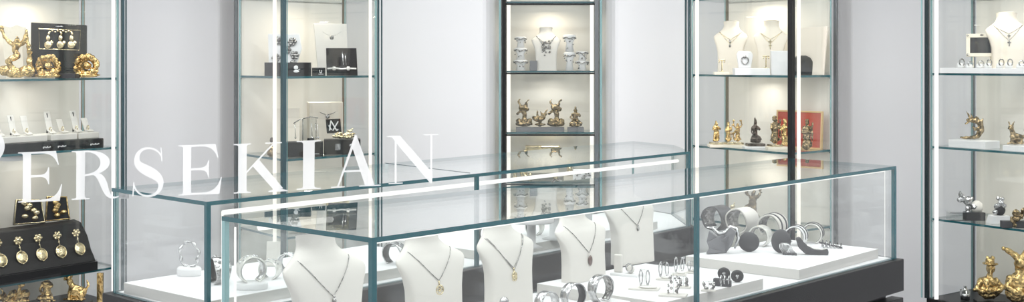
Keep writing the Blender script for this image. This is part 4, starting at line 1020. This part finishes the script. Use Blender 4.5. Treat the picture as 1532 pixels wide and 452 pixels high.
bm = B(); bx(bm, (4 * sc, .0, 18 * sc), (20 * sc, .03, 34 * sc)); finish('acrylic_block', bm, 'acry', t, bevel=.002)
bm = B(); tube(bm, [(-6 * sc, 0, 0), (-6 * sc, 0, 34 * sc), (-10 * sc, 0, 33 * sc), (-20 * sc, 0, 27 * sc)], .0028, 6); tube(bm, [(-6 * sc, 0, 34 * sc), (6 * sc, 0, 37 * sc), (17 * sc, 0, 35 * sc)], .0028, 6); finish('arm', bm, 'silverd', t, True)
bm = B()
for x in (-17, 8, 14, 17): tube(bm, [(x * sc, -.018, 28 * sc), ((x + 1) * sc, -.018, 6 * sc)], .0018, 5); ball(bm, ((x + 1) * sc, -.018, 6 * sc), .006, sub=1)
finish('chain', bm, 'silver', t, True)
boxt('ring_box', 'very small black ring box on the black box beside the clear frame', 'box', 465, 6.20, za, 10, 6, .02, 'black', 0)
t = thing('perfume_bottle', (PX(407, 6.24), 6.24, z2b), 0, 'small gold stoppered bottle at the left end of the lower shelf', 'bottle')
bm = B(); lathe(bm, [(.012, 0), (.026, .008), (.024, .035), (.012, .055), (.007, .06), (.007, .072)], 20); finish('bottle_body', bm, 'goldd', t, True)
bm = B(); lathe(bm, [(.009, .072), (.012, .08), (.010, .092), (.003, .096)], 16); finish('stopper', bm, 'bronze', t, True)
# shelf c, dim, seen through the cases
figure('flowers', 'silver scrolling ornament on the third shelf of the second vitrine, left', 443, 6.25, S2[3], 28, 'silverd', 0, None, None, 'ornament', 'ornament', wx=1.1, disp=.04, vox=.03)
plate_frame('picture_frame', 'small gold edged dark picture on the third shelf of the second vitrine', 'picture', (PX(505, 6.4), 6.4, S2[3]), .1, .12, .14, 'goldp', 'mirror')
boxt('grey_box', 'grey box beside the small picture on the third shelf, second vitrine', 'box', 466, 6.36, S2[3], 34, 30, .08, 'greyleather', .1)

# ------------------------------------------------------------------ centre vitrine
za, zb_, zc = SC[1], SC[2], SC[3]
place_bust('white necklace bust with layered chains and a cluster pendant, narrow centre vitrine', 817, 7.36, za + 64 * 7.36 / FOC, .175, za, 0, 'bustw', None, chains=2, pend='cluster', dips=(.50, .62), chainm='silverd')
def tier(label, px, tiers, d=7.33, sd=1):
    sc = d / FOC; t = thing('jewellery_tier', (PX(px, d), d, za), 0, label, 'jewellery stand', 'tiered silver jewellery stands beside the white bust')
    h0 = 0; rnd = random.Random(sd)
    for k, (w, h) in enumerate(tiers):
        w *= sc; h *= sc
        bm = B(); lathe(bm, [(w * .30, h0 + .001), (w * .22, h0 + h * .5), (w * .42, h0 + h * .82), (w * .44, h0 + h * .94), (w * .30, h0 + h)], 24, sy=.7); finish('tier_block', bm, 'white', t, True)
        bm = B(); tube(bm, [(w * .44 * math.cos(a), w * .32 * math.sin(a), h0 + h * .80 + .004 * math.sin(5 * a)) for a in [i * math.pi / 12 for i in range(24)]], .0035, 6, True)
        for i in range(6): ball(bm, (rnd.uniform(-.4, .4) * w, -w * .30, h0 + h * rnd.uniform(.2, .75)), rnd.uniform(.003, .006), sub=1)
        finish('bracelet', bm, 'silverd', t, True); h0 += h
tier('three tiered jewellery stand left of the white bust in the centre vitrine', 779, [(24, 16), (22, 18), (20, 17)], sd=2)
tier('tall jewellery stand right of the white bust, centre vitrine', 852, [(20, 28), (22, 26)], sd=3)
tier('short jewellery stand at the right edge of the centre vitrine', 871, [(22, 15), (20, 14)], 7.31, sd=4)
tag(finish('grey_block', (lambda b: (block(b, (.045, .04, .06)), b)[1])(B()), 'greyleather', bevel=.002, loc=(PX(798, 7.33), 7.33, za)), 'small grey block between the tiered stand and the white bust', 'display block')
for lab, px, hp, k, mm, wx_ in (('dark and gold figurine on a dark lotus base, first on the centre vitrine shelf', 784, 48, 'lotus_beast', 'goldd', 1.05), ('dark fish figurine, second on the centre vitrine shelf', 808, 39, 'fish', 'goldd', 1.0),
                        ('tallest dark figurine with horns, third on the centre vitrine shelf', 832, 48, 'lotus_beast', 'goldd', 1.1), ('gold seated figurine on dark base, fourth on the centre vitrine shelf', 861, 37, 'seated', 'goldd', 1.2)):
    figure(k, lab, px, 7.33, zb_, hp, mm, 0, (24, 6, 'greyleather'), 'figurines on grey bases in the centre vitrine', disp=.04, wx=wx_)
sc = 7.36 / FOC
t = thing('gilt_casket', (PX(812, 7.36), 7.36, zc), 0, 'pale gilt casket with moulded lid on the low shelf of the centre vitrine', 'casket')
bm = B(); prism(bm, [(-26 * sc, -.05), (26 * sc, -.05), (26 * sc, .05), (-26 * sc, .05)], 44 * sc, 50 * sc); prism(bm, [(-29 * sc, -.055), (29 * sc, -.055), (29 * sc, .055), (-29 * sc, .055)], 40 * sc, 44 * sc); finish('lid', bm, 'goldp', t, bevel=.003)
bm = B(); prism(bm, [(-23 * sc, -.045), (23 * sc, -.045), (23 * sc, .045), (-23 * sc, .045)], 10 * sc, 40 * sc); finish('casket_body', bm, 'boneframe', t, bevel=.003)
bm = B()
for x in (-18, -6, 6, 18): ball(bm, (x * sc, -.046, 25 * sc), (5 * sc, .005, 8 * sc))
finish('relief', bm, 'goldp', t, True)
for sx in (-1, 1):
    for sy in (-1, 1):
        bm = B(); lathe(bm, [(.010, 0), (.014, .012), (.008, .025), (.014, .0402)], 14, c=(sx * 19 * sc, sy * .034, 0)); finish('foot', bm, 'goldp', t, True)
figure('cat', 'small gilt figure left of the gilt casket, centre vitrine', 776, 7.30, zc, 32, 'goldp', 0, None, None, disp=.04)
figure('robed', 'small gilt figure right of the gilt casket, centre vitrine', 852, 7.32, zc, 36, 'goldp', 0, (18, 6, 'bustc'), None, disp=.04)

# ------------------------------------------------------------------ vitrine 3
z3a, z3b = S3[1], S3[2]
def plat(label, px0, px1, d, z, hpx, m='white', dep=.10, rot=0, name='white_platform'):
    sc = d / FOC; return tag(finish(name, (lambda b: (block(b, ((px1 - px0) * sc, dep, hpx * sc)), b)[1])(B()), m, bevel=.0015, loc=(PX((px0 + px1) / 2, d), d, z), rotz=rot), label, 'platform')
place_bust('cream necklace bust with a fine gold chain, left of two in the black posted vitrine', 1093, 6.50, z3a + 79 * 6.5 / FOC, .18, z3a, -.30, 'bustc', 'cream busts in the right vitrine', chains=2, pend='drop', dips=(.58, .66), chainm='goldp')
place_bust('cream necklace bust with a gold cross chain, right of two in the black posted vitrine', 1153, 6.42, z3a + 80 * 6.42 / FOC, .18, z3a, -.30, 'bustc', 'cream busts in the right vitrine', chains=2, pend='cross', dips=(.58, .66), chainm='goldp')
yaw3 = math.atan2(v3R[1] - v3K[1], v3R[0] - v3K[0])
def at3(px, gap):                             # stand against the back panel of the right vitrine
    a = Vector(v3K); e = Vector((math.cos(yaw3), math.sin(yaw3))); o = a + Vector((e.y, -e.x)) * gap; k = (px - CX) / FOC
    sN = (k * o.y - o.x) / (e.x - k * e.y); return o + e * sN
q = at3(1213, .11); t, sc, MX = panel('linen_board', 'beige speckled board leaning at the right side of the black posted vitrine', 'display board', 1213, q.y, z3a, [(-30, 0), (22, 0), (26, 72), (-28, 71)], 'bustc', .012, -.06, yaw3 + .1)
plat('long white platform in front of the cream busts', 1098, 1150, 6.27, z3a, 10, dep=.07)
plat('small bronze coloured block under the gold T stand, left', 1068, 1090, 6.36, z3a, 4, 'boneframe', .05, name='gilt_block')
def tstand(label, px, d, z, h):
    t = thing('t_stand', (PX(px, d), d, z), 0, label, 'jewellery stand', 'gold T stands'); sc = d / FOC
    bm = B(); lathe(bm, [(.012, 0), (.012, .003), (.003, .005), (.0025, h * sc)], 12); tube(bm, [(-5 * sc, 0, h * sc), (5 * sc, 0, h * sc)], .003, 6); finish('stand', bm, 'goldp', t, True)
    bm = B()
    for s in (-1, 1): ball(bm, (s * 4 * sc, 0, (h - 2.5) * sc), (.004, .003, .006), sub=1)
    finish('earring', bm, 'goldp', t, True)
tstand('gold T shaped stand at the foot of the left cream bust', 1080, 6.36, z3a + 4 * 6.36 / FOC, 18)
tstand('silver T shaped stand at the foot of the right cream bust', 1146, 6.27, z3a + 10 * 6.27 / FOC, 18)
t = thing('ring_display', (PX(1114, 6.27), 6.27, z3a + 10 * 6.27 / FOC), -.1, 'white square display with a silver figure ring between the cream busts', 'ring stand'); sc = 6.27 / FOC
bm = B(); extr(bm, [(x * sc, z * sc) for x, z in ((-9, 0), (9, 0), (12, 20), (9, 25), (-9, 26), (-12, 21))], -.014, .014); finish('display_block', bm, 'white', t, bevel=.004)
bm = B(); tube(bm, [(5 * sc * math.cos(a), -.018, 12 * sc + 6 * sc * math.sin(a)) for a in [i * math.pi / 8 for i in range(16)]], .003, 6, True); ball(bm, (0, -.018, 17 * sc), (.008, .005, .008)); finish('ring', bm, 'silverd', t, True)
boxt('white_box', 'white box just left of the black corner post, upper shelf', 'box', 1166, 6.30, z3a, 26, 36, .05, 'white', -.1)
t = thing('arch_display', (PX(1200, 6.25), 6.25, z3a), .0, 'black rounded arch display behind the lit strip, right vitrine upper shelf', 'display'); sc = 6.25 / FOC
bm = B(); extr(bm, [(x * sc, z * sc) for x, z in ((-15, 0), (15, 0), (15, 20), (11, 26), (5, 29), (-6, 29), (-12, 26), (-16, 18))], -.022, .022); finish('arch_body', bm, 'blackleather', t, bevel=.006)
plat('low white platform at the right end of the upper shelf, right vitrine', 1216, 1236, 6.32, z3a, 5, dep=.06)
# shelf b figures
plat('thin clear grey platform under three gold figurines', 1060, 1112, 6.44, z3b, 4, 'boneframe', .09, name='pale_platform')
plat('thin white platform under the dark seated figurine', 1112, 1146, 6.36, z3b, 3, 'white', .09, name='pale_platform')
plat('thin white platform under the gold pair of figurines, left of the black post', 1147, 1178, 6.28, z3b, 4, 'boneframe', .08, name='pale_platform')
def onp(px, d, h): return z3b + h * d / FOC
figure('stand', 'gold standing figurine, leftmost of three on a pale platform', 1071, 6.44, z3b + 4 * 6.44 / FOC + .0005, 34, 'gold', .2, (14, 3, 'goldp'), 'gold figurines in the right vitrine', disp=.04)
figure('robed', 'gold robed figurine, middle and smallest of three', 1089.5, 6.44, z3b + 4 * 6.44 / FOC + .0005, 31, 'gold', .2, (12, 3, 'goldp'), 'gold figurines in the right vitrine', disp=.04)
figure('arms_up', 'gold figurine raising both arms, right one of three', 1103.5, 6.44, z3b + 4 * 6.44 / FOC + .0005, 34, 'gold', .1, (13, 3, 'goldp'), 'gold figurines in the right vitrine', disp=.04)
figure('seated', 'dark seated figurine with flat round base and pointed crown', 1130, 6.36, z3b + 3 * 6.36 / FOC + .0005, 43, 'bronze', 0, (26, 4, 'bronze'), None, disp=.03, wx=.8)
figure('robed', 'gold draped figurine with crown, left neighbour of the black post', 1159, 6.28, z3b + 4 * 6.28 / FOC + .0005, 42, 'goldd', .2, (16, 3, 'goldp'), 'gold figurines in the right vitrine', disp=.05, wx=1.1)
figure('stand', 'gold figurine half hidden by the black corner post', 1174, 6.28, z3b + 4 * 6.28 / FOC + .0005, 40, 'gold', .1, None, 'gold figurines in the right vitrine', disp=.04)
t = plate_frame('framed_picture', 'red velvet panel in a thin gilt frame on the lower shelf of the right vitrine', 'picture', (at3(1195, .09).x, at3(1195, .09).y, z3b), yaw3 + .12, 78 * 6.4 / FOC, 56 * 6.4 / FOC, 'oak', 'red', .009, .014, -.05)
figure('robed', 'silvery gold draped figurine before the red velvet picture', 1207, 6.17, z3b, 44, 'goldd', -.1, None, 'gold figurines in the right vitrine', disp=.045, wx=1.0)
# shelf c
figure('arms_up', 'tall weathered gold trunk shaped sculpture on the third shelf behind the cuffs', 1127, 6.3, S3[3], 56, 'goldd', 0, (20, 5, 'boneframe'), None, 'sculpture', 'sculpture', disp=.05)
figure('flowers', 'pale gold ornament on the third shelf at the left of the right vitrine', 1090, 6.46, S3[3], 30, 'goldp', 0, None, None, 'ornament', 'ornament', disp=.05, vox=.03)

# ------------------------------------------------------------------ vitrine 4
z4a, z4b, z4c = S4[1], S4[2], S4[3]
yaw4 = math.atan2(v4F[1] - v4L[1], v4F[0] - v4L[0])
e4 = Vector((math.cos(yaw4), math.sin(yaw4))); f4 = Vector((-e4.y, e4.x))
def at4(px, back):                            # place on a line parallel to the vitrine front, set back into it
    o = Vector(v4L) + f4 * back
    k = (px - CX) / FOC
    s = (k * o.y - o.x) / (e4.x - k * e4.y); q = o + e4 * s; return q
A, Bq = at4(1416, .07), at4(1500, .07); Cq = at4(1560, .07)
t = tag(finish('white_platform', (lambda b: (prism(b, [A - f4 * .055, Cq - f4 * .055, Cq + f4 * .04, A + f4 * .04], z4a, z4a + .026), b)[1])(B()), 'white', bevel=.001), 'long white platform along the upper shelf of the far right vitrine', 'platform')
for i, (px, lab, m_, hh) in enumerate(((1437, 'small silver ring stand at the left end of the long white platform', 'silverd', 14), (1450, 'white lump ring stand second on the long white platform', 'silver', 10), (1466, 'white lump ring stand below the framed dark mirror', 'silver', 11), (1478, 'grey silver ring stand right below the mirror frame corner', 'silverd', 13),
                             (1496, 'silver figure ring stand at the foot of the cream bust', 'silverd', 14), (1509, 'white and silver ring stand with a tall ring, near the right edge', 'silverd', 14), (1526, 'white ring stand at the right edge of the photo', 'silver', 12))):
    q = at4(px, .040); sc = q.y / FOC
    t = thing('ring_stand', (q.x, q.y, z4a + .026), .2, lab, 'ring stand', 'ring stands on the long white platform')
    bm = B(); lathe(bm, [(5.5 * sc, 0), (6.2 * sc, .006), (5 * sc, hh * sc * .5), (2.5 * sc, hh * sc * .62)], 18, sy=.8); finish('cushion', bm, 'white', t, True)
    bm = B(); tube(bm, [(4 * sc * math.cos(a), -.012, hh * sc * .62 + hh * sc * .36 * math.sin(a)) for a in [j * math.pi / 8 for j in range(16)]], .003, 6, True); ball(bm, (0, -.012, hh * sc * .95), (.006, .005, .005), sub=1); finish('ring', bm, m_, t, True)
q = at4(1469, .088); sc = q.y / FOC
t = plate_frame('framed_mirror', 'dark mirror in a bone coloured frame, upper shelf of the far right vitrine', 'framed mirror', (q.x, q.y, z4a + .0262), -.35, 44 * sc, 34 * sc, 'boneframe', 'mirror', .018, .014, -.05)
for ch in t.children: ch.location.z += 17 * sc
bm = B()
for x in (-12, 12): tube(bm, [(x * sc, .012, .002), (x * sc, .006, 19 * sc)], .004, 6)
finish('stand', bm, 'boneframe', t)
bm = B()
for x in (-20, 20):
    for z in (20, 49): ball(bm, (x * sc, -.010, z * sc), .006, sub=1)
ball(bm, (0, -.012, 49.5 * sc), (.011, .005, .005), sub=1); finish('rivet', bm, 'silverd', t, True)
q = at4(1508, .17)
place_bust('cream necklace bust with a cross pendant in the far right vitrine', 1508, q.y, z4a + 90 * q.y / FOC, .215, z4a, -.2, 'bustc', None, chains=2, pend='cross', dips=(.55, .66), chainm='silverd')
for lab, a, b, hpx in (('white block under the curled dragon figure, far right vitrine', 1419, 1474, 11), ('low white block right of the dragon block, far right vitrine', 1500, 1556, 8)):
    P, Q = at4(a, .05), at4(b, .05); h = hpx * P.y / FOC
    tag(finish('white_block', (lambda bb: (prism(bb, [P, Q, Q + f4 * .12, P + f4 * .12], z4b, z4b + h), bb)[1])(B()), 'white', bevel=.0015), lab, 'display block', 'white blocks in the far right vitrine')
q = at4(1453, .11); figure('dragon', 'curled dark gold dragon figure on a white block, far right vitrine', 1453, q.y, z4b + 11 * at4(1419, .05).y / FOC, 43, 'goldd', 0, None, None, disp=.035, wx=.82, vox=.016)
q = at4(1519, .11); figure('lion', 'small dark gold winged lion figure on a low white block, right edge', 1519, q.y, z4b + 8 * at4(1500, .05).y / FOC, 36, 'goldd', 0, None, None, disp=.04, wx=1.05)
# shelf c
q = at4(1445, .10); sc = q.y / FOC
t = thing('silver_plant_sculpture', (q.x, q.y, z4c), -.05, 'silver flower sculpture on a dark clear box, third shelf far right', 'sculpture')
bm = B(); bx(bm, (-14 * sc, 0, 6 * sc), (24 * sc, .06, 12 * sc)); finish('clear_box', bm, 'acry', t, bevel=.001)
bm = B()
for c, s in (((-14, .5), (24, 1)), ((-14, 11.5), (24, 1))): bx(bm, (c[0] * sc, -.0305, c[1] * sc), (s[0] * sc, .002, s[1] * sc))
bx(bm, (12 * sc, 0, 6 * sc), (28 * sc, .06, 12 * sc)); finish('dark_box', bm, 'charcoal', t, bevel=.001)
bm = B(); L(bm, [(3 * sc, 0, 12 * sc), (2 * sc, 0, 24 * sc), (-4 * sc, 0, 32 * sc), (-8 * sc, 0, 41 * sc)], [.012, .010, .012, .008])
for x, z, r in ((-8, 38, 4), (-4, 32, 5), (4, 31, 5), (-9, 30, 4), (8, 33, 3), (5, 26, 4), (12, 20, 6)): ball(bm, (x * sc, -.004, z * sc), r * sc)
organic('silver_flower', bm, 'silver', t, .12, .03, .04, 5, 9.)
bm = B(); lathe(bm, [(7 * sc, 12.1 * sc), (9 * sc, 18 * sc), (8 * sc, 25 * sc), (3 * sc, 29 * sc)], 18, c=(16 * sc, 0, 0), sy=.8); finish('white_cushion', bm, 'bustw', t, True)
q = at4(1494, .13); sc = q.y / FOC
t = thing('silver_figure_stand', (q.x, q.y, z4c), 0, 'white wedge with a dark and silver head ornament, third shelf far right', 'sculpture')
bm = B(); extr(bm, [(x * sc, z * sc) for x, z in ((-16, 0), (16, 0), (13, 12), (-12, 12))], -.03, .03); finish('wedge', bm, 'white', t, bevel=.002)
bm = B(); ball(bm, (2 * sc, 0, 20 * sc), (8 * sc, .024, 9 * sc)); finish('dark_ball', bm, 'charcoal', t, True)
bm = B(); 
for x, z, r in ((-4, 26, 4), (2, 30, 5), (4, 36, 4), (-2, 38, 3), (6, 27, 4), (-6, 17, 4)): ball(bm, (x * sc, -.01, z * sc), r * sc)
organic('silver_flower', bm, 'silver', t, .10, .035, .04, 7, 9.)
q = at4(1517, .055); sc = q.y / FOC
t = thing('jewelled_box', (q.x, q.y, z4c), -.1, 'dark blocks with a gold and silver knot at the right edge of the third shelf', 'sculpture')
bm = B(); bx(bm, (-11 * sc, 0, 5 * sc), (15 * sc, .04, 10 * sc)); bx(bm, (10 * sc, 0, 5 * sc), (18 * sc, .04, 10 * sc)); finish('dark_block', bm, 'charcoal', t, bevel=.001)
bm = B()
for x, z, r in ((0, 4, 4), (-2, 12, 5), (4, 13, 4), (2, 22, 6), (9, 18, 5), (14, 26, 5)): ball(bm, (x * sc, -.012, z * sc), r * sc)
organic('gold_knot', bm, 'goldd', t, .10, .035, .05, 9, 9.)
# bottom
for lab, px, hp, k, wx_ in (('large gilt bust wearing a feathered hat at the bottom right of the photo', 1480, 80, 'bust_hat', .85), ('large gilt jester figure with a long pointed cap, at the right edge bottom', 1526, 100, 'jester', .9)):
    q = at4(px, .12); d = q.y; zb0 = .272
    hh = (CH - (388 if k == 'bust_hat' else 379) / 1 * 0 - zb0)
    ztop = CH - ((388 if k == 'bust_hat' else 378) - HY) * d / FOC
    figure(k, lab, px, d, zb0, (ztop - zb0) * FOC / d, 'gold', 0, (40, 6, 'black'), 'large gilt figures in the far right vitrine', disp=.03, wx=wx_ * .95, vox=.014)
q = at4(1444, .12); t = thing('slim_bottle', (q.x, q.y, .272), 0, 'slim silver bottle shaped object left of the large gilt bust', 'ornament')
zt4 = CH - (428 - HY) * q.y / FOC - .272
bm = B(); lathe(bm, [(.022, 0), (.026, .05), (.024, zt4 * .6), (.010, zt4 * .8), (.006, zt4 * .95), (.010, zt4 * .97), (.006, zt4)], 20); finish('bottle_body', bm, 'silver', t, True)

bake_all()

# ------------------------------------------------------------------ lamps, world, camera
def area(name, loc, sx, sy, e, col=(1, 1, 1), rot=(0, 0, 0)):
    l = bpy.data.lights.new(name, 'AREA'); l.shape = 'RECTANGLE'; l.size = sx; l.size_y = sy; l.energy = e; l.color = col
    o = bpy.data.objects.new(name, l); C.objects.link(o); o.location = loc; o.rotation_euler = rot; return o
for x in (-3, -1, 1, 3):
    area('ceiling_lamp', (x, 1.0, 2.96), 1.4, .5, 18); area('ceiling_lamp', (x, 3.2, 2.96), 1.4, .5, 19); area('ceiling_lamp', (x, 5.2, 2.96), 1.4, .4, 26)
for x, y, e in ((PX(60, 6.2), 6.2, 1.), (PX(470, 6.5), 6.5, 1.1), (PX(1130, 6.5), 6.5, 1.1), (PX(1500, 6.1), 6.1, 1.), (PX(823, 7.35), 7.35, .7)):
    for z in (1.80, 1.38, 1.0):
        area('vitrine_downlight', (x, y, z - .0), .10, .06, e * (.75 if z > 1.7 else .32), (1, .88, .70) if z > 1.7 else (1, .95, .87))
w = bpy.data.worlds.new('world'); bpy.context.scene.world = w; w.use_nodes = True
w.node_tree.nodes['Background'].inputs[0].default_value = (.95, .97, 1, 1); w.node_tree.nodes['Background'].inputs[1].default_value = .6
cam = bpy.data.cameras.new('camera'); co = bpy.data.objects.new('camera', cam); C.objects.link(co)
co.location = (0, 0, CH); co.rotation_euler = (math.pi / 2, 0, 0)
cam.sensor_width = 36; cam.lens = FOC / 1532 * 36; cam.shift_y = -(226 - HY) / 1532; cam.clip_start = .01; cam.clip_end = 100
s = bpy.context.scene; s.camera = co
s.view_settings.view_transform = 'Standard'; s.view_settings.look = 'None'; s.view_settings.gamma = 1; s.view_settings.use_curve_mapping = False
s.view_settings.exposure = .35
s.cycles.max_bounces = 16; s.cycles.transparent_max_bounces = 40
